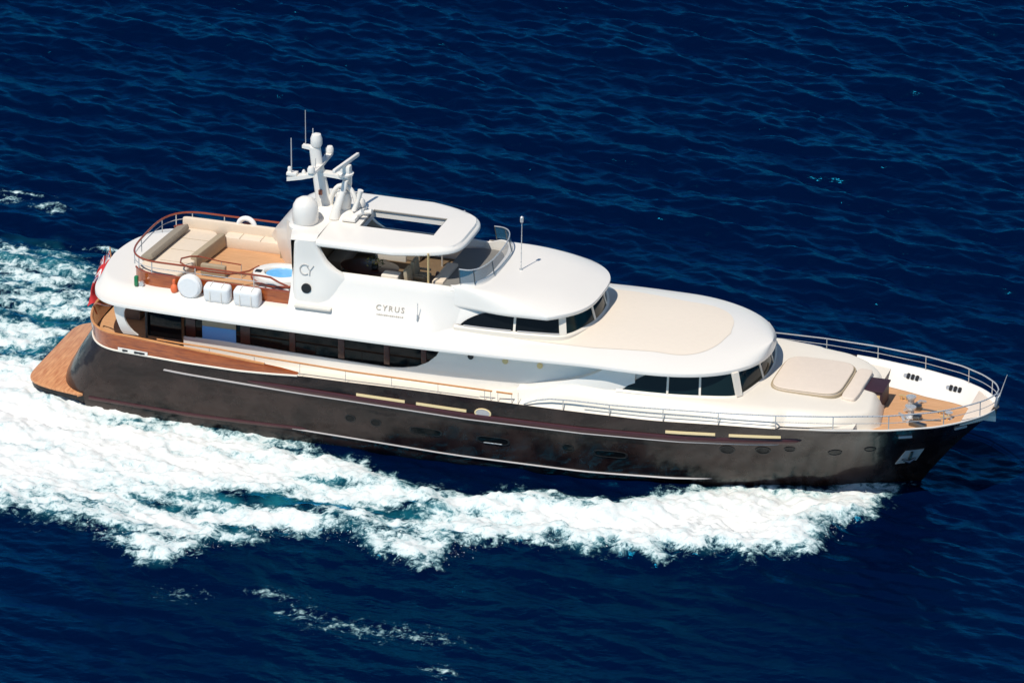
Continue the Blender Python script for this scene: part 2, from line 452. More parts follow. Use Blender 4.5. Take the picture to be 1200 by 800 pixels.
mbt.build('bulwark_trim', 'warm_white', Y)
mbc.build('cap_rail', 'cap_teak', bul)
# white vent plate low on the stern quarter
vp = MB()
for x, L in [(4.25, .95)]:
    rings = []
    for xx in np.linspace(3.55, 4.7, 8):
        p = [q for q in rb if q[0].x >= xx][0]
        rings.append([p[0]+p[2]*.03+Vector((0, 0, -.02)), p[0]+p[2]*.05+Vector((0, 0, -.02)), p[0]+p[2]*.05+Vector((0, 0, .13)), p[0]+p[2]*.03+Vector((0, 0, .13))])
    vp.loft(rings, closed=True, cap0=True, cap1=True)
vpo = vp.build('vent_plate', 'white_gelcoat', Y)
for xx in (3.85, 4.15, 4.45):
    p = [q for q in rb if q[0].x >= xx][0]
    MB().box(p[0]+p[2]*.05+Vector((0, 0, .055)), (.2, .03, .07), .01).build('vent_slot', 'black_rubber', vpo)

# side cap rail (orange teak) with thin stanchions amidships
def edge_pt(x, inset=.1, z=0.): return Vector((x, -(ip(x, sheer_b)*sup((x-1.98)/1.75, 2.6)-inset), z))
def side_rail_z(x): return ip(x, [(5, 3.04), (7, 3.06), (9, 3.0), (12, 2.94), (17.6, 2.92)])
for sgn in (1, -1):
    mir = lambda q: Vector((q.x, q.y*sgn, q.z))
    pts = [mir(edge_pt(x, .10, side_rail_z(x))) for x in np.linspace(5.0, 16.9, 40)]
    o = MB().tube(pts, .032, 8).build('side_rail', 'cap_teak', Y)
    MB().tube([mir(edge_pt(x, .10, side_rail_z(x))) for x in (17.05, 17.35, 17.6)], .032, 8).build('gate_rail', 'cap_teak', o)
    for x in list(np.arange(5.3, 16.9, 1.62))+[16.85, 17.1, 17.58, 17.8]:
        z0 = ip(x, sheer_z) if x > 10 else bul_top(x)
        MB().tube([mir(edge_pt(x, .10, z0-.02)), mir(edge_pt(x, .10, side_rail_z(x)+(.08 if x > 17.7 else 0)))], .012, 6).build('stanchion', 'steel', o)

# ------------------------------------------------------------------ bow rail
def bow_rail_z(x): return ip(x, [(18.0, 2.62), (18.35, 2.80), (18.9, 2.93), (19.6, 2.97), (21, 2.99), (24.6, 3.16), (26.5, 3.26), (28.4, 3.36), (30.1, 3.44), (31.8, 3.54), (33.3, 3.66)])
def bow_pt(x, z, inset=.08):
    b = ip(x, sheer_b); return Vector((x, -max(0., b-inset), z))
rail = None
xb = list(np.linspace(18.0, 31.4, 60))+list(33.12-(33.12-31.4)*(1-np.linspace(0, 1, 24))**2)[1:]
star = [bow_pt(x, bow_rail_z(x)) for x in xb]
full = star+[Vector((p.x, -p.y, p.z)) for p in reversed(star[:-1])]
rail = MB().tube(full, .024, 8).build('bow_rail', 'steel', Y)
midp = [bow_pt(x, (bow_rail_z(x)+ip(x, sheer_z))/2) for x in xb if x > 20]
MB().tube(midp+[Vector((p.x, -p.y, p.z)) for p in reversed(midp[:-1])], .013, 6).build('lower_wire', 'steel', rail)
for x in (19.35, 20.93, 22.75, 24.6, 26.5, 28.35, 30.1, 31.75, 32.75):
    for sgn in (1, -1):
        a = bow_pt(x, ip(x, sheer_z)-.02); b = bow_pt(x, bow_rail_z(x))
        MB().tube([(a.x, a.y*sgn, a.z), (b.x, b.y*sgn, b.z)], .018, 6).build('stanchion', 'steel', rail)
# jack staff at the stem
MB().tube([(33.1, 0, 3.1), (33.22, 0, 3.6), (33.42, 0, 4.30)], [.03, .022, .012], 8).build('jack_staff', 'steel', Y)
MB().box((33.12, 0, 3.35), (.10, .34, .40), .03, ry=.2).build('stem_bracket', 'steel', Y)

# ------------------------------------------------------------------ main deck and bulwark inside
def deck_strip(x0, x1, zf, inset, name, m, parent=Y, n=60):
    rings = []
    for x in np.linspace(x0, x1, n):
        b = max(.02, ip(float(x), sheer_b)*sup((x-1.98)/1.75, 2.6)-inset)
        z = zf(float(x)); rings.append([(x, -b, z), (x, 0, z), (x, b, z)])
    return MB().loft(rings).build(name, m, parent)
deck_strip(2.1, 6.4, lambda x: 2.40, .03, 'cockpit_deck', 'teak_deck')
deck_strip(6.4, 28.9, lambda x: ip(x, sheer_z)-.10, .06, 'side_deck', 'warm_white')
fdz = lambda x: ip(x, [(28, 2.42), (33, 2.56)])
fr_ = []
for x in np.linspace(28.0, 32.55, 60):
    x = float(x); b = max(.02, -hull_y(x, fdz(x))-.03); fr_.append([(x, -b, fdz(x)), (x, 0, fdz(x)), (x, b, fdz(x))])
MB().loft(fr_).build('foredeck', 'teak_deck', Y)
# bow bulwark, inner face and flat top
mbi = MB()
xi = list(np.linspace(27.6, 32.5, 50))+[32.7, 32.85, 32.95, 33.05, 33.1]
def inner_b(x): return max(0, ip(x, sheer_b)-.02)
for sgn in (1, -1):
    rings = []
    for x in xi:
        b = inner_b(x); zt = ip(x, sheer_z); k = sstep(27.6, 28.4, x)
        zd = fdz(x)+.012; bd = max(0., -hull_y(x, zd)-.06) if x < 32.5 else 0.
        wd_ = .05+.55*k*sstep(32.4, 30.2, x)
        rings.append([(x, -sgn*b, zt-.02), (x, -sgn*b, zt+.025), (x, -sgn*max(0, b-.07), zt+.025), (x, -sgn*max(0, b-.10), zt-.02), (x, -sgn*max(0, min(b-.12, bd-wd_*.55)), zd+(zt-zd)*.35), (x, -sgn*max(0, bd-wd_), zd)])
    mbi.loft(rings)
mbi.build('bow_bulwark', 'white_gelcoat', Y, ang=50)
mbx = MB()
pl = [(x, -max(.01, ip(x, sheer_b)-.16)) for x in np.linspace(32.2, 32.95, 10)]
mbx.prism(pl+[(x, -y) for x, y in reversed(pl)], 2.88, 3.0, .03).build('bow_plate', 'cream_canvas', Y)

# ------------------------------------------------------------------ trunk cabin / raised foredeck
TT = smooth_tab([(16.4, 2.58), (17.2, 2.66), (18, 2.9), (18.8, 3.2), (19.6, 3.34), (20.6, 3.31), (25, 3.27), (27.5, 3.23), (28.6, 3.12), (29.0, 3.04), (29.2, 2.8), (29.32, 2.45)], .12)
TY = smooth_tab([(16.4, 3.05), (18, 3.02), (20, 2.98), (24, 2.84), (26, 2.60), (27.5, 2.34), (28.3, 2.05), (28.8, 1.75), (29.1, 1.45), (29.32, 1.1)], .2)
mbk = MB(); rings = []
for x in list(np.linspace(16.4, 28.8, 80))+list(np.linspace(28.85, 29.32, 12)):
    x = float(x)
    bo = max(.1, ip(x, sheer_b)-.10); zt = ip(x, TT); yt = min(ip(x, TY), bo-.08)
    z0 = ip(x, sheer_z)-.06
    k = sstep(28.2, 29.0, x)
    z0 = z0*(1-k)+2.43*k
    bo2 = min(bo, yt+.22+ .22*(1-k)) if x > 26.5 else bo
    half = [(bo2, z0), (bo2-.03, z0+.02)]
    for t in (.25, .5, .75, .9):
        half.append((bo2+(yt-bo2)*(t**1.15), z0+(zt-z0)*(1-(1-t)**1.5)))
    half += [(yt-.05, zt+.004), (yt*.8, zt+.02), (yt*.5, zt+.035), (0, zt+.045)]
    sk_ = .22*sstep(27.5, 29.2, x)
    rings.append([(x+sk_*min(1, a/1.2), -a, b) for a, b in half]+[(x-sk_*min(1, a/1.2), a, b) for a, b in reversed(half[:-1])])
mbk.loft(rings, cap1=True); trunk = mbk.build('trunk_deck', 'warm_white', Y, ang=60)
# sun pad on the foredeck
def rr_outline(x0, x1, y0, y1, p=4, n=48, front=None):
    cx, cy, a, b = (x0+x1)/2, (y0+y1)/2, (x1-x0)/2, (y1-y0)/2; o = []
    for k in range(n):
        q = 2*math.pi*k/n; c, s_ = math.cos(q), math.sin(q)
        o.append((cx+math.copysign(abs(c)**(2/p), c)*a, cy+math.copysign(abs(s_)**(2/p), s_)*b))
    return o
MB().prism(rr_outline(25.66, 28.15, -1.40, 1.40, 5), 3.2, 3.315, .02).build('pad_surround', 'tan_cushion', Y)
MB().prism(rr_outline(25.72, 28.08, -1.36, 1.36, 5), 3.26, 3.39, .05).build('sun_pad', 'cream_canvas', None); tag(S.objects['sun_pad'], 'large pinkish cream sun pad lying on the foredeck before the cabin windows', 'sun pad')
MB().prism(rr_outline(28.12, 28.66, -1.22, 1.25, 6), 3.0, 3.29, .06).build('foredeck_seat', 'cream_canvas', Y)
MB().tube([(x, y, 3.365) for x, y in rr_outline(25.73, 28.07, -1.35, 1.35, 5)], .014, 6, closed=True).build('piping', 'tan_cushion', S.objects['sun_pad'])
# dark box / companion hatch
hb = MB(); hb.box((28.98, .40, 2.78), (.58, .98, .66), .05); hbo = hb.build('deck_locker', 'purple_cover', Y)
MB().box((28.98, .40, 3.13), (.66, 1.06, .06), .025).build('lid', 'purple_cover', hbo)
MB().box((29.15, -.10, 2.80), (.10, .03, .4), .01).build('hinge', 'brass', hbo)

# windlasses and capstans on the teak
def windlass(x, y):
    o = empty('windlass', (0, 0, 0)); o.parent = Y
    MB().prism(rr_outline(x-.28, x+.28, y-.22, y+.22, 4, 24), 2.38, 2.46, .02).build('base_plate', 'steel', o)
    MB().lathe([(.20, 2.44), (.20, 2.58), (.11, 2.64), (.11, 2.80), (.17, 2.86), (.17, 2.92), (.06, 2.95)], (x, y, 0), 18).build('drum', 'steel', o)
    MB().box((x+.22, y-.04, 2.56), (.30, .26, .20), .05).build('gearbox', 'dark_steel', o)
    MB().tube([(x+.1, y-.05, 2.52), (x+.55, y-.02, 2.50), (x+1.0, y*.8, 2.50)], .045, 6).build('chain', 'dark_steel', o)
windlass(30.15, .35); windlass(30.35, -.45)
for (a, b) in [((30.0, .1), (30.3, -.1)), ((30.3, -.8), (30.95, -1.0)), ((29.9, -.2), (30.2, -.75)), ((30.2, .6), (30.5, .95))]:
    MB().tube([(a[0], a[1], 2.49), ((a[0]+b[0])/2, (a[1]+b[1])/2, 2.58), (b[0], b[1], 2.49)], .06, 6).build('chain_guide', 'steel', Y)
wn = MB(); wn.box((30.72, -1.02, 2.55), (.62, .16, .22), .03, rz=-.3); wn.build('chain_stopper', 'dark_steel', Y)
# far side deck fittings
def fairlead(x, yy):
    zt = ip(x, sheer_z); zd = fdz(x); b = inner_b(x)-.10; bd = -hull_y(x, zd)-.06; wd_ = .05+.55*sstep(32.4, 30.2, x)
    lo = Vector((x, min(b-.02, bd-wd_*.55), zd+(zt-zd)*.35)); hi = Vector((x, b, zt-.02)); c = lo.lerp(hi, .45); u = (hi-lo).normalized(); n = Vector((0, -u.z, u.y))
    if n.z < 0: n = -n
    t = Vector((1, -.30, 0)).normalized()
    def rr(cc, a, h, o, p=4, N=20):
        q_ = []
        for k in range(N):
            w = 2*math.pi*k/N; q_.append(cc+t*math.copysign(abs(math.cos(w))**(2/p), math.cos(w))*a+u*math.copysign(abs(math.sin(w))**(2/p), math.sin(w))*h+n*o)
        return q_
    o = MB().loft([rr(c, .36, .10, -.03), rr(c, .36, .10, .02), rr(c, .33, .08, .03)], closed=True, cap1=True).build('roller_fairlead', 'steel', Y)
    for k in (-.17, 0, .17): MB().loft([rr(c+t*k, .06, .12, .015, 5), rr(c+t*k, .06, .12, .045, 5), rr(c+t*k, .02, .05, .04, 5)], closed=True, cap1=True).build('opening', 'black_rubber', o)
fairlead(29.75, 1); fairlead(31.35, 1)
for x, y in [(31.25, .15), (31.45, -.25), (29.75, .95)]:
    bl = MB(); bl.tube([(x-.16, y, 2.62), (x+.16, y, 2.62)], .035); bl.tube([(x-.07, y, 2.45), (x-.07, y, 2.63)], .035); bl.tube([(x+.07, y, 2.45), (x+.07, y, 2.63)], .035)
    bl.build('mooring_cleat', 'brass', Y)
MB().lathe([(.16, 2.40), (.15, 2.5), (.08, 2.56), (.08, 2.7), (.13, 2.74), (.05, 2.77)], (31.55, -.12, 0), 16).build('capstan', 'steel', Y)

# ------------------------------------------------------------------ main deck house: saloon walls with openings, forward cabin
def wall_profile(y, outline, th, name, m, parent=Y):
    """flat panel in the x-z plane at y with thickness th; outline list of (x,z)"""
    o = MB(); r0 = [(x, y, z) for x, z in outline]; r1 = [(x, y+th, z) for x, z in outline]
    o.loft([r0, r1], closed=True, cap0=True, cap1=True); return o.build(name, m, parent)
for sgn in (1, -1):
    yy = -2.76*sgn; th = .06*sgn
    # lower sill wall
    wall_profile(yy, [(5.75, 2.3), (21.5, 2.5), (21.5, 4.2), (20.0, 4.2), (14.95, 4.2), (14.86, 3.85), (14.7, 3.55), (14.4, 3.27), (14.0, 3.06), (13.5, 2.95), (13.0, 2.90), (9.9, 2.95), (7.0, 3.05), (5.75, 3.02)], th, 'saloon_wall', 'white_gelcoat')
    g = MB()
    out = [(5.76, 3.0), (7, 3.03), (9.9, 2.93), (13, 2.88), (13.5, 2.93), (14, 3.04), (14.4, 3.25), (14.7, 3.53), (14.86, 3.83), (14.95, 4.2), (5.76, 4.2)]
    r0 = [(x, yy+.05*sgn, z) for x, z in out]; r1 = [(x, yy+.075*sgn, z) for x, z in out]
    g.loft([r0, r1], closed=True, cap0=True, cap1=True); sw = g.build('saloon_window', 'dark_glass', Y)
    for x, w in [(6.0, .34), (7.95, .34), (9.62, .20), (11.35, .22), (12.95, .20), (14.25, .18)]:
        MB().box((x, yy+.035*sgn, 3.58 if x < 14 else 3.66), (w, .03, 1.2 if x < 14 else .92), .004).build('mullion', 'dark_wood', sw)
    MB().box((7.02, yy+.03*sgn, 3.26), (1.2, .03, .48), .004).build('glass_door', 'sky_reflection_glass', sw)
    MB().box((7.02, yy+.028*sgn, 3.64), (1.2, .03, .27), .004).build('door_head', 'tan_cushion', sw)
    # ports under the overhang
    for x in (15.9, 17.1, 18.3):
        MB().lathe([(.10, -.02), (.10, .02), (.02, .025)], (x, yy-.02*sgn, 3.70), 16, axis='Y').build('wall_light', 'brass' if x != 15.9 else 'black_rubber', Y)
# bulging wing that rises from the side deck to the roof forward of amidships
for sgn in (1, -1):
    wg = MB(); rings = []
    for x in np.linspace(17.6, 21.6, 26):
        x = float(x); zt = ip(x, [(17.6, 2.9), (18.5, 3.16), (19.2, 3.36), (19.8, 3.56), (20.3, 3.8), (20.75, 4.12), (21.6, 4.14)])
        y0 = ip(x, [(17.6, 3.04), (19, 3.06), (20.6, 3.03), (21.1, 2.97), (21.6, 2.88)])
        rr = []
        for t in (0, .2, .4, .6, .8, 1):
            z = 2.75+(zt-2.75)*t; rr.append((x, -sgn*(y0+.03*math.sin(t*3.1)-.05*t), z))
        rr.append((x, -sgn*2.74, zt+.015)); rings.append(rr)
    wg.loft(rings, cap1=True).build('house_wing', 'white_gelcoat', Y, ang=50)

# forward cabin (below the lower roof) with wrap around windows
def smooth_path(ctrl, off, n):
    """evenly resampled spline through (x,y) control points, moved outwards by off"""
    P = [Vector((*c, 0)) for c in ctrl]
    P = [P[0]*2-P[1]]+P+[Vector((P[-2].x, -P[-2].y, 0))]
    raw = []
    for k in range(1, len(P)-2):
        p0, p1, p2, p3 = P[k-1:k+3]
        for q in range(12):
            t = q/12; raw.append(.5*(2*p1+(p2-p0)*t+(2*p0-5*p1+4*p2-p3)*t*t+(-p0+3*p1-3*p2+p3)*t**3))
    raw.append(P[-2])
    d = [0.]
    for a, b in zip(raw, raw[1:]): d.append(d[-1]+(b-a).length)
    out = []
    for k in range(n):
        w = d[-1]*k/(n-1); x = float(np.interp(w, d, [p.x for p in raw])); y = float(np.interp(w, d, [p.y for p in raw]))
        x2 = float(np.interp(min(w+.08, d[-1]), d, [p.x for p in raw])); y2 = float(np.interp(min(w+.08, d[-1]), d, [p.y for p in raw]))
        x1 = float(np.interp(max(w-.08, 0), d, [p.x for p in raw])); y1 = float(np.interp(max(w-.08, 0), d, [p.y for p in raw]))
        t = Vector((x2-x1, y2-y1)).normalized(); nn = Vector((t.y, -t.x))
        if k == n-1: nn = Vector((1, 0))
        out.append((x+nn.x*off, (y+nn.y*off) if k < n-1 else 0.))
    return out
FC = [(21.0, -2.96), (22.0, -2.90), (22.9, -2.80), (23.8, -2.62), (24.55, -2.42), (24.86, -2.25), (25.03, -1.93), (25.2, -1.3), (25.33, -.62), (25.37, 0)]
def fcabin_path(off=0.): return smooth_path(FC, off, 60)
def near_i(path, x=None, y=None):
    return min(range(len(path)//2+1), key=lambda k: abs(path[k][0]-x) if x is not None else abs(path[k][1]-y))
def both(path): return path+[(x, -y) for x, y in reversed(path[:-1])]
pb = both(fcabin_path(.10)); pm = both(fcabin_path(.03)); ptop = both(fcabin_path(-.10))
MB().loft([[(x, y, 3.1) for x, y in pb], [(x, y, 3.29) for x, y in pb], [(x, y, 3.35) for x, y in pm]]).build('cabin_sill', 'warm_white', Y)
def sill(x): return 3.345-.01*sstep(22, 25.5, x)
# window band split in panes by posts
base = both(fcabin_path(.03)); top = both(fcabin_path(-.20))
MB().loft([[(x, y, sill(x)-.01) for x, y in both(fcabin_path(-.06))], [(x, y, 4.08) for x, y in both(fcabin_path(-.28))]]).build('cabin_inner_wall', 'white_gelcoat', Y)
def band_panes(base, top, zb, zt, seglist, name, matn, posts, postmat, headfn=None, widths=None):
    n = len(base)
    for s, (i0, i1) in enumerate(seglist):
        lo, hi = [], []
        for i in range(i0, i1+1):
            bx, by = base[i]; tx, ty = top[i]; z0 = zb(bx); z1 = zt(bx)
            if headfn:
                k = headfn(bx); bt = (bx+(tx-bx)*k, by+(ty-by)*k); z1 = z0+(z1-z0)*k
                hi.append((bt[0], bt[1], z1))
            else: hi.append((tx, ty, z1))
            lo.append((bx, by, z0))
        MB().loft([lo, hi]).build(name, matn if isinstance(matn, str) else matn[s], Y)
    for ip_, i in enumerate(posts):
        bx, by = base[i]; tx, ty = top[i]
        d = Vector((base[min(i+1, n-1)][0]-base[max(i-1, 0)][0], base[min(i+1, n-1)][1]-base[max(i-1, 0)][1], 0)).normalized()
        nn = Vector((d.y, -d.x, 0))
        if nn.dot(Vector((bx-23, by, 0))) < 0: nn = -nn
        w = widths[ip_]
        p0 = Vector((bx, by, zb(bx)-.02)); p1 = Vector((tx, ty, zt(bx)+.02))
        rr = [[q-d*w-nn*.03, q-d*w+nn*.03+nn*(.05 if w > .1 else 0), q+d*w+nn*.03+nn*(.05 if w > .1 else 0), q+d*w-nn*.03] for q in (p0, p1)]
        MB().loft(rr, closed=True, cap0=True, cap1=True).build('window_post', postmat, Y)
n_ = len(base); 
def head(x): return 1. if x > 22.6 else max(.03, math.sin(min(1, max(0, (x-21.25)/1.4))*math.pi/2)**.8)
iA = near_i(base, x=21.25); i1 = near_i(base, x=22.72); i2 = near_i(base, x=23.75); i3 = near_i(base, y=-2.22); i4 = near_i(base, y=-.62)
mirr = lambda i: n_-1-i
segs = [(iA, i1), (i1, i2), (i2, i3), (i3, i4), (i4, mirr(i4)), (mirr(i4), mirr(i3)), (mirr(i3), mirr(i2)), (mirr(i2), mirr(i1)), (mirr(i1), mirr(iA))]
band_panes(base, top, sill, lambda x: 4.05, segs, 'cabin_window', 'teal_glass', [i1, i2, i3, i4, mirr(i1), mirr(i2), mirr(i3), mirr(i4)], 'warm_white', head, [.035, .035, .12, .05]*2)

# ------------------------------------------------------------------ lower roof / boat deck
R1X0, R1X1 = 2.22, 25.48
r1tab = smooth_tab([(2, 3.38), (6, 3.42), (15, 3.42), (20, 3.34), (23, 3.32), (26, 3.32)], .8)
def r1(x): return ip(x, r1tab)*min(sup((x-R1X0)/2.1, 3.3), sup((R1X1-x)/4.0, 2.2))
zedge = smooth_tab([(2, 4.10), (4, 4.05), (7, 4.0), (13, 3.98), (17, 4.02), (20, 4.11), (22.5, 4.10), (24, 4.05), (25.8, 3.98)], .8)
def r1top(x, y):
    b = max(.01, r1(x)); v = min(1, abs(y)/b); ze = ip(x, zedge)+.13
    aft = 4.47; 
    k = sstep(14, 19.5, x)
    # aft: rises from the rim to a flat deck, forward: soft crown
    d = (b-abs(y))
    fa = ze+(max(aft, ze)-ze)*sstep(0, 1.15, d)
    ff = ze+(.36-.06*sstep(19, 25, x))*(1-v**2.6)
    return fa*(1-k)+ff*k
xs1 = [R1X0+.002]+[R1X0+2.1*(i/22)**2 for i in range(1, 22)]+list(np.linspace(R1X0+2.1, R1X1-4.0, 64))+[R1X1-4.0*(1-i/34)**2 for i in range(1, 34)]+[R1X1-.0015]
rings = []
VS = [-1+2*i/56 for i in range(57)]
VS = [math.sin(v*math.pi/2)*.35+v*.65 for v in VS]
for x in xs1:
    b = max(.004, r1(x)); ze = ip(x, zedge); rg = []
    m_ = min(.10, b*.5)
    for v in VS:
        y = v*(b-.02); rg.append((x, y, r1top(x, y)))
    rg += [(x, b, ze+.08), (x, b-.01, ze+.02), (x, b-m_*.6, ze-.0), (x, 0, ze-.0), (x, -b+m_*.6, ze-.0), (x, -b+.01, ze+.02), (x, -b, ze+.08)]
    rings.append(rg)
roof = MB().loft(rings, closed=True, cap0=True, cap1=True).build('lower_roof', 'white_gelcoat', Y, ang=35)
# cream non skid panel on the forward part of the roof
def patch(xa, xb, yf, fn, off, nx=40, ny=20):
    rr = []
    for i in range(nx+1):
        x = xa+(xb-xa)*(1-(1-i/nx)**1.6); b = max(.003, yf(x)); rr.append([(x, b*(-1+2*j/ny), fn(x, b*(-1+2*j/ny))+off) for j in range(ny+1)])
    return MB().loft(rr)
pan = patch(17.3, 24.1, lambda x: 2.14*sup((24.0-x)/1.6, 2.3)*ip(x, [(17.3, 1.13), (20, 1.14), (22, 1.0), (24.1, 1.0)]), r1top, .012)
pan.build('roof_panel', 'cream_nonskid', Y)

# cockpit interior under the roof
MB().box((5.85, 0, 3.2), (.08, 5.3, 1.6), 0).build('aft_bulkhead', 'dark_glass', Y)
MB().box((10, 0, 2.62), (8.2, 5.3, .04), 0).build('saloon_floor', 'interior_dark', Y)
MB().box((14.0, 0, 3.3), (.1, 5.3, 1.4), 0).build('saloon_bulkhead', 'interior_dark', Y)
MB().box((4.3, 1.0, 2.75), (1.3, 2.0, .08), .03).build('cockpit_table', 'dark_wood', Y)
so = MB(); so.box((3.1, 1.0, 2.62), (.6, 3.4, .45), .08); so.box((2.8, 1.0, 2.95), (.18, 3.4, .5), .07); so.build('cockpit_sofa', 'taupe_cushion', Y)
st = MB(); st.box((5.3, -2.6, 2.7), (.6, .25, .5), .06); st.build('cockpit_locker', 'grey_pad', Y)
# curved white pillar at the stern quarter
for sgn in (1, -1):
    rr = []
    for t in np.linspace(0, 1, 10):
        z = 2.95+1.15*t; x = 3.95-.62*t**.7+.35*t**3; w = .15+.11*(2*t-1)**2; y = -sgn*(2.98+.12*t)
        rr.append([(x-w, y-.04, z), (x-w, y+.04, z), (x+w, y+.04, z), (x+w, y-.04, z)])
    MB().loft(rr, closed=True, cap0=True, cap1=True).build('quarter_pillar', 'white_gelcoat', Y)
    MB().box((5.12, -sgn*2.86, 3.5), (1.2, .02, 1.14), .004).build('cockpit_window', 'dark_glass', Y)
    MB().tube([(4.5, -sgn*2.95, 2.9), (4.5, -sgn*2.95, 4.1)], .05, 10).build('roof_post', 'black_rubber', Y)
# stern handrail hoop
for sgn in (1, -1):
    MB().tube([(2.3, -sgn*1.9, 3.02), (2.22, -sgn*2.0, 3.35), (2.45, -sgn*2.2, 3.55), (2.8, -sgn*2.45, 3.62), (3.15, -sgn*2.7, 3.75), (3.3, -sgn*2.8, 4.05)], .028, 8).build('stern_grab_rail', 'red_varnish', Y)

# ------------------------------------------------------------------ boat deck: teak, bulwark, rails
def rail_path(inset=0., x1=8.6, xs_=3.42, hb=2.24):
    pts = []
    hb -= inset; xs_ += inset
    for x in list(np.linspace(x1, xs_+1.4, 16)): pts.append((float(x), -hb))
    for i in range(1, 26):
        a = i/25*math.pi/2; pts.append((xs_+1.4-1.4*math.sin(a)**.8, -hb*math.cos(a)**.55 if i < 25 else 0.))
    return pts+[(x, -y) for x, y in reversed(pts[:-1])]
inner = rail_path(.03, 9.75)
MB().prism(inner, 4.44, 4.488).build('boat_deck', 'teak_deck', Y)
# low mahogany bulwark round the deck
zb0, zb1 = 4.42, 4.90
pth = rail_path(0., 9.6)
sides = [[p for p in pth if p[1] < 0 and p[0] > 3.72], [p for p in pth if p[1] > 0 and p[0] > 3.72]]
for pp in sides:
    rr = [[(x, y, zb0), (x, y*1.012, zb1), (x+.02, y*.985, zb1), (x+.02, y*.985, zb0)] for x, y in pp]
    bw = MB().loft(rr, closed=True, cap0=True, cap1=True).build('deck_bulwark', 'mahogany', Y, ang=50)
    MB().tube([(x, y, zb1+.02) for x, y in pp], .035, 8).build('cap_rail', 'red_varnish', bw)
# rail above
rp_ = rail_path(0., 9.3)
drail = MB().tube([(x, y, 5.37-.25*sstep(8.6, 9.3, x)) for x, y in rp_], .036, 8).build('deck_rail', 'red_varnish', Y)
MB().tube([(x, y, 5.14) for x, y in rail_path(.0, 8.8)], .016, 6).build('middle_rail', 'steel', drail)
for i in range(4, len(rp_)-3, 7):
    x, y = rp_[i]
    MB().tube([(x, y, 4.88), (x, y, 5.36)], .02, 6).build('stanchion', 'steel', drail)

# sofas and loungers
sf = empty('corner_sofa', (0, 0, 0)); sf.parent = Y
MB().box((6.75, 1.88, 4.68), (2.3, .62, .42), .10).build('seat', 'cream_cushion', sf)
MB().box((5.95, 2.12, 4.96), (4.0, .20, .50), .08).build('backrest', 'cream_cushion', sf)
MB().box((7.85, 1.72, 4.74), (.22, .85, .58), .08).build('armrest', 'tan_cushion', sf)
MB().box((5.46, .50, 4.78), (.26, 2.2, .52), .09, rz=-.12).build('lounge_backrest', 'tan_cushion', sf)
MB().prism(rr_outline(3.72, 5.40, -1.95, 2.05, 6), 4.46, 4.86, .08).build('sun_mattress', 'cream_cushion', None); tag(S.objects['sun_mattress'], 'wide cream sun mattress on the aft boat deck inside the red rail', 'mattress')
bk = MB(); bk.box((3.98, .30, 4.98), (.46, 2.9, .22), .08, ry=-.35, rz=-.09); tag(bk.build('bolster_cushion', 'taupe_cushion', None), 'long taupe bolster cushion along the aft end of the cream sun lounge', 'cushion')
MB().box((6.15, -.85, 4.72), (.9, .22, .4), .07).build('stair_coaming', 'tan_cushion', Y)
for q in (-.9, .1, 1.1): MB().tube([(4.25, q, 4.862), (5.3, q, 4.862)], .010, 6).build('seam', 'tan_cushion', S.objects['sun_mattress'])
for q in (6.2, 6.95): MB().tube([(q, 1.58, 4.892), (q, 2.02, 4.892)], .010, 6).build('seat_seam', 'tan_cushion', Y)
# stair opening and its curved handrails
MB().box((6.4, -1.55, 4.492), (1.9, .75, .012), .002).build('stair_well', 'interior_brown', Y)
MB().tube([(5.6, -.75, 5.1), (5.35, -.95, 5.15), (5.15, -1.25, 5.17), (5.25, -1.6, 5.17), (5.6, -1.85, 5.17), (6.4, -1.9, 5.12), (7.1, -1.75, 5.06), (7.6, -1.35, 5.08), (7.85, -1.0, 5.16)], .03, 8).build('stair_handrail', 'red_varnish', Y)
h2 = MB().tube([(5.62, -.75, 5.1), (6.4, -.75, 5.02), (7.1, -.72, 4.98)], .022, 8).build('stair_handrail', 'red_varnish', Y)
for q in ((6.4, -.75, 5.02), (7.1, -.72, 4.98)): MB().tube([(q[0], q[1], 4.49), q], .016, 6).build('stanchion', 'steel', h2)
# hot tub
tc_ = (8.72, -1.22)
MB().lathe([(.92, 4.46), (.98, 4.75), (1.0, 5.02), (.97, 5.12), (.88, 5.16), (.62, 5.16), (.58, 5.12), (.55, 4.9)], (tc_[0], tc_[1], 0), 40, sy=.80).build('hot_tub', 'white_gelcoat', Y)
MB().lathe([(.58, 5.09), (.3, 5.105), (.02, 5.11)], (tc_[0]+.06, tc_[1]-.02, 0), 36, sy=.84).build('tub_water', 'pool_water', Y)
MB().box((7.98, -1.42, 5.17), (.22, .2, .03), .01).build('tub_control', 'black_rubber', Y)
trim = [(tc_[0]+1.02*math.cos(a), tc_[1]+.82*math.sin(a), 4.95) for a in np.linspace(math.pi*.85, math.pi*1.9, 24)]
MB().tube(trim, .045, 8).build('tub_trim', 'red_varnish', Y)
for k in range(5): MB().box((8.3+.28*k, -2.0, 4.72+.02*(k % 2)), (.24, .2, .3), .07).build('rolled_towel', 'canvas_white', Y)
# side light
MB().box((3.95, -2.38, 4.66), (.12, .14, .34), .02).build('side_light', 'green_lens', Y)
MB().lathe([(.09, -.05), (.09, .05)], (4.12, -2.33, 4.55), 12, axis='Y').build('deck_fitting', 'steel', Y)

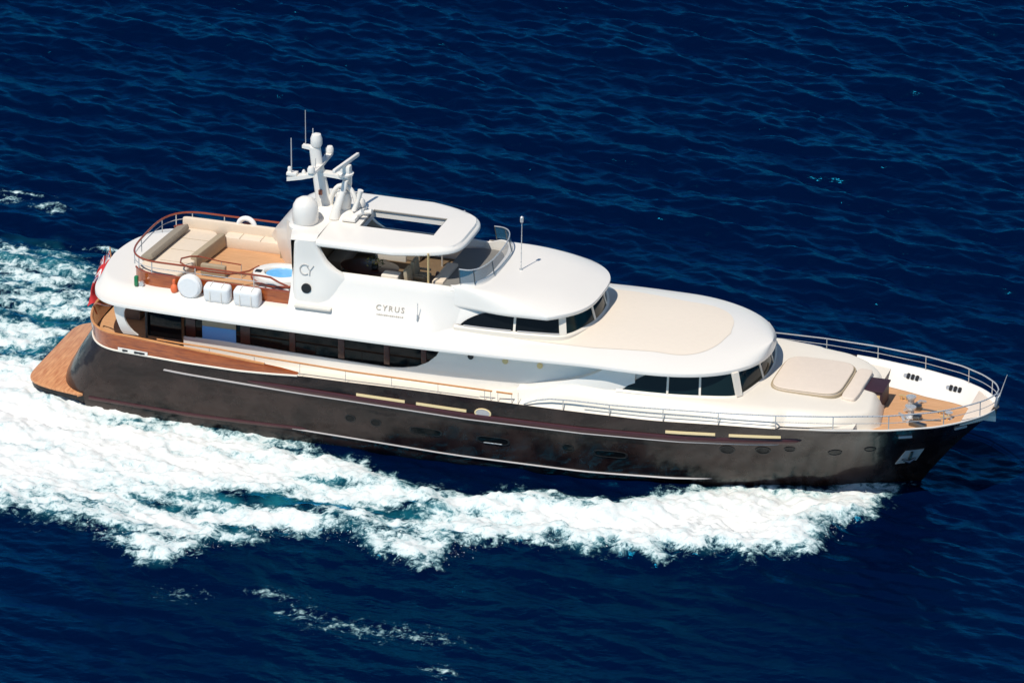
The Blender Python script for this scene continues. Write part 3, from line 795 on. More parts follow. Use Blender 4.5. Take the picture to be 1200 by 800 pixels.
# ------------------------------------------------------------------ upper house: sloped sides with windows
def shell_prof(x):
    k = sstep(14.2, 15.7, x)
    lo = [(2.95, 4.22), (2.72, 4.50), (2.50, 4.86), (2.34, 5.20), (2.24, 5.48), (2.17, 5.68), (2.10, 5.77), (2.00, 5.79), (1.94, 5.74), (1.92, 5.3), (1.92, 4.9)]
    hi = [(2.26, 4.22), (2.22, 4.50), (2.16, 4.86), (2.10, 5.14), (2.08, 5.45), (2.06, 5.66), (2.03, 5.74), (1.98, 5.76), (1.94, 5.72), (1.92, 5.3), (1.92, 4.9)]
    return [(a[0]*(1-k)+b[0]*k, a[1]*(1-k)+b[1]*k) for a, b in zip(lo, hi)]
for sgn in (1, -1):
    rings = []
    for x in np.linspace(9.45, 15.9, 50):
        x = float(x); pr = shell_prof(x)
        ta = sstep(11.4, 9.6, x)
        rings.append([(x, -sgn*(y if i > 5 else y+(2.2-y)*.0), z) for i, (y, z) in enumerate(pr)])
    MB().loft(rings, cap0=True, cap1=True).build('house_side', 'white_gelcoat', Y, ang=50)
# flybridge floor
MB().box((12.9, 0, 4.98), (6.4, 3.84, .06), 0).build('flybridge_floor', 'interior_brown', Y)

UC = [(15.2, -2.36), (16.3, -2.35), (17.4, -2.31), (18.3, -2.24), (18.8, -2.15), (19.08, -1.93), (19.32, -1.4), (19.52, -.7), (19.58, 0)]
def uh_path(off=0.): return smooth_path(UC, off, 56)
def usill(x): return 4.60+.05*sstep(16, 19.5, x)
def utop(x): return ip(x, [(14.8, 5.10), (17, 5.18), (18.5, 5.22), (19.6, 5.24), (20.2, 5.24)])
ub = both(uh_path(.10)); um = both(uh_path(.02)); ut = both(uh_path(-.16))
MB().loft([[(x, y, 4.20) for x, y in ub], [(x, y, usill(x)-.06) for x, y in ub], [(x, y, usill(x)) for x, y in um]]).build('wheelhouse_sill', 'warm_white', Y)
MB().loft([[(x, y, usill(x)) for x, y in both(uh_path(-.05))], [(x, y, utop(x)+.06) for x, y in both(uh_path(-.24))]]).build('wheelhouse_inner_wall', 'white_gelcoat', Y)
nu = len(um)
def uhead(x): return 1. if x > 16.7 else max(.03, math.sin(min(1, max(0, (x-15.4)/1.3))*math.pi/2)**.7)
a0, a1, a2, a3 = near_i(um, x=15.4), near_i(um, x=17.25), near_i(um, y=-2.13), near_i(um, y=-.62)
mi_ = lambda i: nu-1-i
segs = [(a0, a1), (a1, a2), (a2, a3), (a3, mi_(a3)), (mi_(a3), mi_(a2)), (mi_(a2), mi_(a1)), (mi_(a1), mi_(a0))]
band_panes(um, ut, usill, utop, segs, 'wheelhouse_window', ['dark_glass']*2+['teal_glass']*3+['dark_glass']*2, [a1, a2, a3, mi_(a1), mi_(a2), mi_(a3)], 'warm_white', uhead, [.04, .12, .05]*2)
for i0, i1_ in ((a0, a1), (a1, a2)):
    MB().tube([(um[i][0], um[i][1]-.015, usill(um[i][0])+.02) for i in range(i0+1, i1_)], .022, 6).build('window_sill', 'stripe_silver', Y)

# upper roof: ring lofted from the coaming curve to the outer edge
NS = 72
def inner_curve(s):   # s in -1..1, starboard aft -> front -> port aft
    a = abs(s)
    if a > .45:
        t = (a-.45)/.55; x = 15.35-(15.35-11.6)*t; y = 1.96
    else:
        q = (a/.45)*math.pi/2; x = 15.35+.80*math.cos(q)**.8; y = 1.96*math.sin(q)**.8
    return (x, math.copysign(y, s))
def outer_curve(s):
    a = abs(s)
    if a > .62:
        t = (a-.62)/.38; x = 18.46-(18.46-15.0)*t; y = 2.50-.34*sstep(.35, 1, t)
    else:
        q = (a/.62)*math.pi/2; y = 2.50*math.sin(q)**.9; x = 19.62-1.9*(y/2.89)**3.3+0.
    return (x, math.copysign(y, s))
def inner_c2(s):      # only the front part, matching the outer curve
    a = abs(s)
    if a > .55:
        t = (a-.55)/.45; x = 15.45-(15.45-15.0)*t; y = 2.0
    else:
        q = (a/.55)*math.pi/2; x = 15.45+.72*math.cos(q)**.8; y = 2.0*math.sin(q)**.75
    return (x, math.copysign(y, s))
SS = [math.sin(math.pi/2*(-1+2*i/NS)*.9)/math.sin(math.pi/2*.9) for i in range(NS+1)]
TS = [0, .06, .12, .2, .3, .4, .5, .6, .7, .8, .88, .94, .98, 1.]
rings = []
def r2z(s, t, p):
    o = outer_curve(s); zi = 5.84; zo = utop(o[0])+.14
    return zo+(zi-zo)*(1-t**2.1)*(1-.0*t)
for t in TS:
    rg = []
    for s in SS:
        a = inner_c2(s); b = outer_curve(s); p = (a[0]+(b[0]-a[0])*t, a[1]+(b[1]-a[1])*t); rg.append((p[0], p[1], r2z(s, t, p)))
    rings.append(rg)
for d, dz in ((0.012, -.05), (0.0, -.10), (-.03, -.14), (-.30, -.15)):
    rg = []
    for s in SS:
        b = outer_curve(s); c = Vector((b[0]-17, b[1])); L = c.length; k = (L+d)/L
        rg.append((17+c.x*k, c.y*k, utop(b[0])+.14+dz))
    rings.append(rg)
MB().loft(rings).build('upper_roof', 'white_gelcoat', Y, ang=50)

# flybridge coaming rim, dash and windscreen
def coam(off):
    pts = []
    for s in np.linspace(-1, 1, 49):
        x, y = inner_c2(float(s)); c = Vector((x-13.5, y)); L = c.length; pts.append((13.5+c.x*(L+off)/L, c.y*(L+off)/L))
    return pts
cz = lambda x: 5.78+.15*sstep(14.95, 15.5, x)
co, ci, cin = coam(.02), coam(-.06), coam(-.16)
MB().loft([[(x, y, 5.80) for x, y in co], [(x, y, cz(x)) for x, y in ci], [(x, y, cz(x)) for x, y in cin], [(x, y, 5.35) for x, y in cin]]).build('flybridge_coaming', 'white_gelcoat', Y, ang=40)
# sun pad / dash just inside
dp = coam(-.30); dp = [p for p in dp if p[0] > 14.0]
MB().prism(dp+[(14.25, 1.6), (14.25, -1.6)], 5.3, 5.62, .05).build('dash_pad', 'grey_pad', Y)
# windscreen: posts, glass, top frame
wpath = coam(-.02); wtop = [(13.5+(x-13.5)*.965, y*.965) for x, y in wpath]
def wz(x): return 5.93+.44*sstep(14.85, 15.2, x)+.02
wi = [i for i, (x, y) in enumerate(wpath) if x > 15.25]
ws = MB().tube([(wtop[i][0], wtop[i][1], 6.40) for i in wi], .022, 8).build('windscreen_frame', 'steel', Y)
tag(ws)
for i in [wi[0], wi[len(wi)//5], wi[2*len(wi)//5], wi[3*len(wi)//5], wi[4*len(wi)//5], wi[-1]]:
    MB().tube([(wpath[i][0], wpath[i][1], 5.92), (wtop[i][0], wtop[i][1], 6.40)], .02, 8).build('post', 'dark_steel', ws)
def glass_mat():
    m = bpy.data.materials.new('clear_glass'); m.use_nodes = True; p = m.node_tree.nodes['Principled BSDF']
    p.inputs['Base Color'].default_value = (.06, .22, .36, 1); p.inputs['Roughness'].default_value = .04
    p.inputs['Alpha'].default_value = .38
    M['clear_glass'] = m
glass_mat()
MB().loft([[(wpath[i][0], wpath[i][1], 5.94) for i in wi], [(wtop[i][0], wtop[i][1], 6.39) for i in wi]]).build('pane', 'clear_glass', ws)

# helm seats, console, table under the hardtop
for y in (-1.5, -.75):
    hs = empty('helm_seat', (0, 0, 0)); hs.parent = Y
    MB().box((13.55, y, 5.42), (.5, .55, .16), .06).build('seat', 'tan_cushion', hs); MB().box((13.30, y, 5.72), (.14, .55, .62), .06, ry=-.12).build('backrest', 'tan_cushion', hs)
    for q in (-.30, .30): MB().box((13.55, y+q, 5.58), (.42, .07, .08), .03).build('armrest', 'tan_cushion', hs)
    MB().tube([(13.55, y, 5.0), (13.55, y, 5.36)], .06, 10).build('pedestal', 'steel', hs)
MB().box((14.35, -.75, 5.35), (.4, 1.7, .7), .06).build('helm_console', 'cream_cushion', Y)
MB().lathe([(.19, -.02), (.19, .02)], (14.15, -1.0, 5.6), 20, axis='X').build('steering_wheel', 'dark_wood', Y)
MB().box((12.75, -1.62, 5.40), (.6, .45, .80), .05).build('bar_cabinet', 'warm_white', Y)
MB().lathe([(.05, 5.0), (.05, 5.50), (1.0, 5.52), (1.02, 5.56), (.9, 5.58)], (11.7, -.75, 0), 36, sy=.62).build('dining_table', 'dark_wood', None); tag(S.objects['dining_table'], 'dark oval wooden dining table under the white hardtop', 'table')
fs = empty('dinette_sofa', (0, 0, 0)); fs.parent = Y
MB().box((11.4, 1.55, 5.25), (2.8, .6, .45), .08).build('seat', 'taupe_cushion', fs); MB().box((11.4, 1.83, 5.55), (2.8, .16, .5), .06).build('backrest', 'taupe_cushion', fs); MB().box((10.3, .6, 5.25), (.55, 2.2, .45), .08).build('seat', 'taupe_cushion', fs)
MB().box((12.05, .4, 5.75), (1.1, .10, .80), .04).build('bar_screen', 'warm_white', Y)
for x, y in ((14.15, -1.93), (14.15, 1.93), (13.6, 1.2)):
    MB().tube([(x, y, 5.0), (x, y, 6.82)], .035, 8).build('hardtop_post', 'brass' if y < 0 else 'steel', Y)

# ------------------------------------------------------------------ hardtop with skylight opening
def ht_z(x): return 6.90-.04*sstep(13.5, 15.3, x)
def ht_outer(a):
    """a: angle from the centre of the opening"""
    cx = 12.65
    c, s_ = math.cos(a), math.sin(a)
    # ray/boundary by bisection on implicit outline
    def inside(r):
        x = cx+r*c; y = r*s_
        if x < 9.6: return False
        b = 2.24*min(1, (15.08-x)/2.1)**(1/4.4) if x < 15.08 else 0
        return abs(y) < b
    lo, hi = 0, 6
    for _ in range(40):
        m_ = (lo+hi)/2
        if inside(m_): lo = m_
        else: hi = m_
    return (cx+lo*c, lo*s_)
def ht_inner(a):
    cx = 12.65; c, s_ = math.cos(a), math.sin(a); hx, hy = 1.30, .76
    r = min(hx/max(1e-6, abs(c)), hy/max(1e-6, abs(s_))); return (cx+r*c, r*s_)
angs = set(np.linspace(-math.pi, math.pi, 181)[:-1])
for sx in (1, -1):
    for sy in (1, -1):
        angs.add(math.atan2(sy*.76, sx*1.30))
        aa = math.atan2(sy*2.25, -3.05); angs.add(aa)
angs = sorted(angs)
O = [ht_outer(a) for a in angs]; I = [ht_inner(a) for a in angs]
def lerp2(p, q, t): return (p[0]+(q[0]-p[0])*t, p[1]+(q[1]-p[1])*t)
def sc(p, d):
    c = Vector((p[0]-12.65, p[1])); L = c.length; return (12.65+c.x*(L-d)/L, c.y*(L-d)/L)
def crown(p): return .07*(1-min(1, abs(p[1])/2.3)**2)
rings = [[(p[0], p[1], ht_z(p[0])-.20) for p in I], [(p[0], p[1], ht_z(p[0])+.02+crown(p)) for p in I]]
for t in (.15, .35, .55, .75, .88): rings.append([(*lerp2(i, o, t), ht_z(lerp2(i, o, t)[0])+.02*(1-t)+crown(lerp2(i, o, t))) for i, o in zip(I, O)])
for d, dz in ((.10, -.005), (.04, -.03), (.0, -.09), (.0, -.16), (.06, -.21), (.3, -.22)): rings.append([(*sc(o, d), ht_z(o[0])+dz) for o in O])
MB().loft(rings, closed=True, wrap=True).build('hardtop', 'white_gelcoat', Y, ang=38)
sk = MB(); fr = [(11.37, -.74), (13.93, -.74), (13.93, .74), (11.37, .74)]
sk.tube([(x, y, 6.94) for x, y in fr], .03, 6, closed=True); sko = sk.build('skylight_frame', 'grey_pad', Y)

# tail fairing that sweeps down from the hardtop to the boat deck
TP = smooth_tab([(6.9, 4.6), (7.2, 5.0), (7.73, 5.76), (8.24, 6.36), (8.57, 6.62), (8.9, 6.79), (9.3, 6.87), (9.75, 6.91), (10.4, 6.93)], .15)
rings = []; 
ysl = np.linspace(2.2, -2.26, 40)
def xlow(y): return ip(y, [(-2.3, 9.45), (-1.6, 9.25), (-.9, 9.0), (0.2, 8.35), (1.3, 7.6), (2.2, 7.1)])
for y in ysl:
    y = float(y); xl = xlow(y); rg = []
    ed = sstep(2.26, 1.9, abs(y))
    foot_x = xl+.15
    rg.append((foot_x+.10, y, 4.47)); rg.append((foot_x, y, 4.8 if ip(xl, TP) > 5.2 else 4.5))
    if ip(xl, TP) > 5.6: rg.append((xl+.03, y, (4.8+ip(xl, TP))/2))
    else: rg.append((xl+.03, y, ip(xl, TP)-.08))
    for k in range(15):
        t = k/14; x = xl+(10.3-xl)*t
        rg.append((x, y, ip(x, TP)-.05*(1-ed)+.05*ed*(1 if k else 0)*sstep(0, .3, t)))
    rings.append(rg)
MB().loft(rings).build('radar_arch', 'white_gelcoat', Y, ang=60)
# arch legs (outer side panels) with the curved opening edge
def leg_lean(x, z): return .03+.30*sstep(6.3, 4.5, z)*sstep(12.0, 10.4, x)-.10*sstep(10.7, 11.3, x)
for sgn in (1, -1):
    lr_ = []
    for z in list(np.linspace(4.46, 6.6, 16))+[6.72, 6.82, 6.87]:
        z = float(z)
        xr = ip(z, [(4.46, 11.4), (5.70, 11.4), (5.78, 11.2), (5.92, 10.92), (6.2, 10.62), (6.6, 10.40), (6.87, 10.32)])
        xl = ip(z, [(4.46, 9.60), (5.4, 9.52), (6.2, 9.50), (6.8, 9.53), (6.87, 9.62)]) if sgn == 1 else ip(z, [(4.46, 7.0), (5.0, 7.15), (5.74, 7.73), (6.36, 8.24), (6.62, 8.57), (6.84, 9.0), (6.94, 9.6)])
        fr = [xl+(xr-xl)*t for t in (0, .04, .12, .3, .5, .7, .88, .96, 1)]
        rnd = [.10, .03, 0, 0, 0, 0, 0, .02, .07]
        lr_.append([(x, -sgn*(2.24+leg_lean(x, z)-r_), z) for x, r_ in zip(fr, rnd)]+[(xr, -sgn*2.04, z), (xl, -sgn*2.04, z)])
    MB().loft(lr_, closed=True, cap0=True, cap1=True).build('arch_leg', 'white_gelcoat', Y, ang=50)
MB().box((9.95, 0, 5.9), (.08, 4.3, 2.0), 0).build('arch_inner_panel', 'interior_brown', Y)
MB().lathe([(.17, -.06), (.17, .0), (.14, .03), (.02, .03)], (10.05, -2.24-leg_lean(10.05, 5.25), 5.25), 20, axis='Y').build('loudspeaker', 'black_rubber', Y)
MB().box((10.35, -2.62, 4.68), (1.3, .34, .10), .05).build('step_pad', 'warm_white', Y)

# dome and mast
MB().lathe([(.56, 6.82), (.56, 6.90), (.42, 6.94), (.40, 7.0), (.44, 7.06), (.44, 7.42), (.41, 7.62), (.32, 7.77), (.18, 7.86), (.02, 7.89)], (9.52, -1.0, 0), 32).build('satellite_dome', 'white_gelcoat', Y)
mast = empty('radar_mast', (0, 0, 0)); mast.parent = Y
def rect_ring(c, w, d): return [(c[0]-w, c[1]-d, c[2]), (c[0]+w, c[1]-d, c[2]), (c[0]+w, c[1]+d, c[2]), (c[0]-w, c[1]+d, c[2])]
def oval_ring(c, w, d, n=14): return [(c[0]+w*math.cos(2*math.pi*k/n), c[1]+d*math.sin(2*math.pi*k/n), c[2]) for k in range(n)]
MB().loft([oval_ring((9.95, 0, 6.9), .42, .30), oval_ring((9.85, 0, 7.2), .28, .2), oval_ring((9.72, 0, 8.0), .25, .18), oval_ring((9.58, 0, 8.8), .21, .16), oval_ring((9.52, 0, 9.3), .2, .16), oval_ring((9.50, 0, 9.36), .10, .1)], closed=True, cap0=True, cap1=True).build('mast_column', 'white_gelcoat', mast)
MB().loft([oval_ring((10.3, 0, 6.95), .9, .55), oval_ring((10.25, 0, 7.12), .75, .45), oval_ring((10.1, 0, 7.3), .35, .28)], closed=True, cap0=True, cap1=True).build('mast_foot', 'white_gelcoat', mast)
# yard arms
MB().loft([[(9.7, -.12, 8.30), (9.7, .12, 8.30), (9.7, .12, 8.42), (9.7, -.12, 8.42)], [(9.1, -.16, 8.12), (9.1, .16, 8.12), (9.1, .16, 8.26), (9.1, -.16, 8.26)], [(8.55, -.12, 7.98), (8.55, .12, 7.98), (8.55, .12, 8.12), (8.55, -.12, 8.12)]], closed=True, cap0=True, cap1=True).build('aft_arm', 'white_gelcoat', mast)
MB().loft([[(9.7, -.14, 8.34), (9.7, .14, 8.34), (9.7, .14, 8.46), (9.7, -.14, 8.46)], [(10.3, -.16, 8.32), (10.3, .16, 8.32), (10.3, .16, 8.44), (10.3, -.16, 8.44)], [(10.75, -.12, 8.26), (10.75, .12, 8.26), (10.75, .12, 8.36), (10.75, -.12, 8.36)]], closed=True, cap0=True, cap1=True).build('forward_arm', 'white_gelcoat', mast)
MB().loft([[(9.6, -.1, 9.18), (9.6, .1, 9.18), (9.6, .1, 9.30), (9.6, -.1, 9.30)], [(9.1, -.1, 9.24), (9.1, .1, 9.24), (9.1, .1, 9.34), (9.1, -.1, 9.34)]], closed=True, cap0=True, cap1=True).build('top_arm', 'white_gelcoat', mast)
MB().lathe([(.17, 9.34), (.20, 9.42), (.20, 9.62), (.15, 9.76), (.02, 9.80)], (9.58, 0, 0), 20).build('antenna_dome', 'white_gelcoat', mast)
MB().box((10.62, 0, 8.62), (.36, .32, .34), .09).build('radar_motor', 'white_gelcoat', mast)
MB().box((10.62, 0, 8.86), (.12, 1.75, .14), .05, rz=-.16, rx=.0).build('radar_scanner', 'white_gelcoat', mast)
MB().lathe([(.26, 8.42), (.28, 8.5), (.1, 8.56)], (10.6, 0, 0), 18).build('radar_base', 'white_gelcoat', mast)
ar = MB(); ar.tube([(10.05+.48*(1-math.cos(a)), 0, 7.15+.9*math.sin(a)) for a in np.linspace(.1, math.pi*.95, 14)], .085, 10); ar.build('mast_loop', 'white_gelcoat', mast)
MB().lathe([(.25, 7.2), (.28, 7.5), (.22, 7.75), (.02, 7.85)], (10.5, .05, 0), 20).build('small_dome', 'white_gelcoat', mast)
for (x, y, z0, z1, r_) in [(8.72, -.1, 8.1, 9.55, .018), (9.18, .05, 9.3, 10.55, .012), (9.46, .0, 9.36, 9.95, .02)]:
    MB().tube([(x, y, z0), (x, y, z1)], [r_*1.3, r_], 6).build('whip_antenna', 'stripe_silver', mast)
MB().tube([(10.95, -.15, 7.25), (11.1, -.15, 7.65), (11.18, -.15, 8.0)], [.10, .07, .10], 10).build('air_horn', 'white_gelcoat', mast); MB().tube([(11.05, -.3, 7.15), (11.3, -.3, 7.3)], [.07, .11], 10).build('air_horn', 'white_gelcoat', mast); MB().tube([(11.2, .1, 7.1), (11.5, .1, 7.16)], [.07, .10], 10).build('air_horn', 'white_gelcoat', mast)
nl = MB(); nl.lathe([(.07, 7.95), (.07, 8.1), (.02, 8.12)], (9.78, -.22, -.25), 12); nl.build('mast_light', 'red_varnish', mast)
MB().box((8.72, -.02, 8.25), (.36, .26, .12), .03).build('camera_base', 'white_gelcoat', mast); MB().box((8.62, 0, 8.38), (.12, .12, .18), .03).build('mast_camera', 'white_gelcoat', mast)
for x_ in (9.32, 9.12): MB().lathe([(.06, 8.15), (.07, 8.35), (.03, 8.42)], (x_, 0, 0), 10).build('navigation_light', 'white_gelcoat', mast)
MB().tube([(8.78, .05, 8.15), (9.62, .05, 8.2)], .02, 6).build('hand_hold', 'steel', mast)

MB().loft([[(9.62, y, 8.62+.05*abs(y)), (9.82, y, 8.62+.05*abs(y)), (9.82, y, 8.72+.05*abs(y)), (9.62, y, 8.72+.05*abs(y))] for y in (-1.0, -.5, 0, .5, 1.0)], closed=True, cap0=True, cap1=True).build('cross_arm', 'white_gelcoat', mast)
for y in (-.95, .95):
    MB().lathe([(.07, 8.74), (.13, 8.78), (.13, 8.90), (.09, 8.98), (.01, 9.0)], (9.72, y, 0), 14).build('small_antenna_dome', 'white_gelcoat', mast)
for y in (-.5, .5): MB().tube([(9.72, y, 8.7), (9.72, y, 9.1)], .014, 6).build('whip_antenna', 'stripe_silver', mast)
MB().loft([oval_ring((10.35, -.45, 7.0), .20, .16), oval_ring((10.4, -.45, 7.3), .16, .13), oval_ring((10.62, -.3, 8.0), .10, .09), oval_ring((10.66, -.2, 8.3), .10, .09)], closed=True, cap0=True, cap1=True).build('radar_strut', 'white_gelcoat', mast)
MB().loft([oval_ring((10.35, .45, 7.0), .20, .16), oval_ring((10.4, .45, 7.3), .16, .13), oval_ring((10.62, .3, 8.0), .10, .09), oval_ring((10.66, .2, 8.3), .10, .09)], closed=True, cap0=True, cap1=True).build('radar_strut', 'white_gelcoat', mast)
MB().box((10.9, 0, 7.08), (.5, 1.3, .14), .05).build('horn_platform', 'white_gelcoat', mast)
MB().lathe([(.10, 7.14), (.16, 7.2), (.16, 7.36), (.10, 7.45), (.01, 7.47)], (10.98, .42, 0), 16).build('small_antenna_dome', 'white_gelcoat', mast)
# roof antenna and deck aerials
ra = MB(); ra.tube([(16.78, -.05, 5.8), (16.80, -.05, 7.62)], [.022, .012], 6); ra.lathe([(.06, 7.55), (.06, 7.72), (.03, 7.75)], (16.80, -.05, 0), 10); ra.lathe([(.08, 5.78), (.06, 5.86)], (16.78, -.05, 0), 12); ra.build('roof_antenna', 'steel', Y)
rb_ = MB(); rb_.tube([(14.0, -2.62, 4.75), (14.0, -2.60, 5.3)], .012, 6); rb_.tube([(14.0, -2.64, 4.68), (14.0, -2.62, 4.88)], .035, 8); rb_.build('side_aerial', 'steel', Y)

# ------------------------------------------------------------------ lettering
def text(body, name, size, origin, xdir, updir, m, parent, ext=.006, spacing=1.1):
    cu = bpy.data.curves.new(name, 'FONT'); cu.body = body; cu.size = size; cu.extrude = ext; cu.align_x = 'CENTER'; cu.align_y = 'CENTER'; cu.space_character = spacing
    cu.resolution_u = 3
    tmp = bpy.data.objects.new(name, cu); COL.objects.link(tmp)
    dg = bpy.context.evaluated_depsgraph_get(); me = bpy.data.meshes.new_from_object(tmp.evaluated_get(dg))
    bpy.data.objects.remove(tmp); bpy.data.curves.remove(cu)
    x = Vector(xdir).normalized(); u = Vector(updir); u = (u-x*u.dot(x)).normalized(); z = x.cross(u)
    me.transform(Matrix.Translation(Vector(origin)) @ Matrix((x, u, z)).transposed().to_4x4())
    me.materials.clear(); me.materials.append(M[m])
    o = bpy.data.objects.new(name, me); COL.objects.link(o); o.parent = parent
    return o
def on_shell(x, i, f, off=.02, sgn=1):
    pr = shell_prof(x); a = Vector((0, -pr[i][0]*sgn, pr[i][1])); b = Vector((0, -pr[i+1][0]*sgn, pr[i+1][1])); q = a.lerp(b, f); d = (b-a).normalized(); n = Vector((0, -d.z*1, d.y)) if sgn == 1 else Vector((0, d.z, -d.y))
    if n.y*sgn > 0: n = -n
    q += n*off; return Vector((x, q.y, q.z)), d
q, d = on_shell(13.0, 2, .1)
text('CYRUS', 'yacht_name', .265, q, (1, 0, 0), d, 'letter_grey', Y, spacing=1.35)
dm = MB()
for k in range(14):
    q, d = on_shell(12.58+.068*k, 1, .55, .012); dm.box(q, (.045, .012, .05 if k % 3 else .03), 0, rx=-.55)
dm.build('home_port_lettering', 'letter_grey', Y)
rg = MB(); N = 28
cxx, czz = 10.0, 5.85
yl = lambda x, z: -(2.24+leg_lean(x, z)+.012)
E3 = lambda x, z: (x, yl(x, z), z)
rg.tube([E3(cxx-.05+.17*math.cos(a), czz+.17*math.sin(a)) for a in np.linspace(R(50), R(310), 20)], .024, 6)
rg.tube([E3(cxx+.02, czz+.12), E3(cxx+.13, czz-.02), E3(cxx+.26, czz+.16)], .022, 6); rg.tube([E3(cxx+.13, czz-.02), E3(cxx+.13, czz-.18)], .022, 6)
rg.build('leg_emblem', 'emblem_grey', Y)

# ================================================================== THINGS ON BOARD
# ensign on its staff
stf = MB().tube([(2.1, .25, 2.95), (1.98, .25, 4.55)], .022, 8).build('flag_staff', 'cap_teak', Y)
fl = MB(); NX, NZ = 20, 40
Lh, Wd = 1.75, .62
idx = {}
V = []
for i in range(NX+1):
    for j in range(NZ+1):
        s = i/NX; t = j/NZ
        x = 1.97-.05*t-s*Wd*(.55+.55*t)-.10*t; y = .25+.09*math.sin(s*9+t*5)*s+.06*math.sin(t*9); z = 4.42-t*Lh-s*.35+.03*math.sin(s*11)
        V.append((x, y-.25*t*s, z))
Fc, Mi = [], []
for i in range(NX):
    for j in range(NZ):
        a = i*(NZ+1)+j; Fc.append((a, a+1, a+NZ+2, a+NZ+1))
        s = (i+.5)/NX; t = (j+.5)/NZ
        if t < .5:       # canton
            u, w = s, t/.5
            if abs(u-.5) < .10 or abs(w-.5) < .10: Mi.append(0)
            elif abs(u-.5) < .19 or abs(w-.5) < .19: Mi.append(2)
            elif abs(u-w) < .05 or abs(u+w-1) < .05: Mi.append(0)
            elif abs(u-w) < .15 or abs(u+w-1) < .15: Mi.append(2)
            else: Mi.append(1)
        else: Mi.append(0)
fl.v = V; fl.f = Fc; fl.mi = Mi
fo = fl.build('ensign_flag', ['flag_red', 'flag_blue', 'flag_white'], None)
tag(fo, 'red ensign flag with a union canton hanging at the yacht stern', 'flag')

# life raft canisters and round cover hung outside the boat deck bulwark
lr = empty('life_raft', (5.92, -2.48, 4.78))
MB().lathe([(.05, -.20), (.34, -.19), (.41, -.12), (.42, 0), (.40, .10), (.33, .15), (.05, .16)], (0, 0, 0), 28, axis='Y').build('cover', 'canvas_white', lr)
MB().tube([(.41*math.cos(a), -.02, .41*math.sin(a)) for a in np.linspace(0, 2*math.pi, 29)[:-1]], .018, 6, closed=True).build('seam_cord', 'warm_white', lr)
tag(lr, 'round white canvas covered disc on the deck rail, beside the orange float', 'life raft', 'white covered life saving gear outside the boat deck')
for x, lab in ((6.92, 'rectangular white life raft pack between the round disc and the other pack'), (7.98, 'rectangular white life raft pack nearest the blue hot tub')):
    o = empty('life_raft', (x, -2.52, 4.68)); o.rotation_euler = (0, 0, 0)
    MB().box((0, 0, 0), (.92, .46, .62), .16, rx=.12, seg=4).build('cover', 'canvas_white', o)
    for k in (-.2, .2): MB().tube([(k+.0, -.245+.0, -.25), (k, -.25, .1), (k, -.2, .3), (k, .1, .34)], .012, 6).build('strap', 'warm_white', o)
    MB().box((0, .2, -.36), (.7, .25, .12), .03).build('cradle', 'steel', o)
    tag(o, lab, 'life raft', 'white covered life saving gear outside the boat deck')
# orange float light
ob = empty('rescue_light', (5.32, -2.42, 4.62))
MB().lathe([(.02, -.18), (.10, -.16), (.13, -.05), (.10, .06), (.05, .12)], (0, 0, 0), 16).build('float', 'orange_plastic', ob)
MB().lathe([(.05, .11), (.06, .2), (.045, .28), (.01, .30)], (0, 0, 0), 12).build('lamp', 'orange_plastic', ob)
tag(ob, 'small orange rescue float light on the mahogany deck bulwark', 'rescue light')
# life ring on the far rail
lb = empty('life_ring', (6.25, 2.16, 5.12))
MB().tube([(.29*math.cos(a), 0, .29*math.sin(a)) for a in np.linspace(0, 2*math.pi, 33)[:-1]], .09, 12, closed=True).build('ring', 'canvas_white', lb)
MB().tube([(.15*math.cos(a), .0, -.05+.15*math.sin(a)) for a in np.linspace(0, 2*math.pi, 17)[:-1]], .05, 8, closed=True).build('rope_coil', 'dark_wood', lb)
tag(lb, 'white life ring hung on the far rail of the boat deck', 'life ring')
# flowers on the dining table
fw = empty('flower_arrangement', (11.95, -.95, 5.58))
MB().lathe([(.09, 0), (.13, .07), (.11, .14), (.12, .16)], (0, 0, 0), 14).build('bowl', 'interior_dark', fw)
lf = MB(); pt = MB()
for k in range(90):
    a = random.random()*6.28; r_ = .30*random.random()**.6; z = .14+.20*random.random(); c = Vector((r_*math.cos(a), r_*math.sin(a), z))
    d = Vector((random.uniform(-1, 1), random.uniform(-1, 1), random.uniform(-.3, 1))).normalized()*.08; e = d.cross(Vector((random.random(), random.random(), 1))).normalized()*.035
    lf.add([c-e, c+d-e*.3, c+d*1.2, c+e], [(0, 1, 2, 3)], 1 if k % 3 == 0 else 0)
lf.build('bouquet', ['leaf', 'petal'], fw)
tag(fw, 'yellow flowers and leaves on the dark dining table under the hardtop', 'flowers')

# ================================================================== SEA
rng = np.random.RandomState(11)
def grad_noise(x, y, seed):
    r_ = np.random.RandomState(seed); n = 256
    ang = r_.rand(n, n)*2*np.pi; gx, gy = np.cos(ang), np.sin(ang)
    xi = np.floor(x).astype(int); yi = np.floor(y).astype(int); fx = x-xi; fy = y-yi
    u = fx**3*(fx*(fx*6-15)+10); v = fy**3*(fy*(fy*6-15)+10)
    def g(ix, iy, dx, dy): a = ix % n; b = iy % n; return gx[a, b]*dx+gy[a, b]*dy
    a = g(xi, yi, fx, fy); b = g(xi+1, yi, fx-1, fy); c = g(xi, yi+1, fx, fy-1); d = g(xi+1, yi+1, fx-1, fy-1)
    return 1.5*((a*(1-u)+b*u)*(1-v)+(c*(1-u)+d*u)*v)
def fbm(x, y, o, seed, gain=.5):
    s = 0; a = 1; f = 1
    for k in range(o):
        s = s+a*grad_noise(x*f+17.3*k, y*f+9.1*k, seed+k); a *= gain; f *= 2.03
    return s
def ridged(x, y, o, seed):
    s = 0; a = .5; f = 1
    for k in range(o):
        s = s+a*(1-np.abs(grad_noise(x*f+5.1*k, y*f+3.7*k, seed+k))*1.6); a *= .55; f *= 2.1
    return s
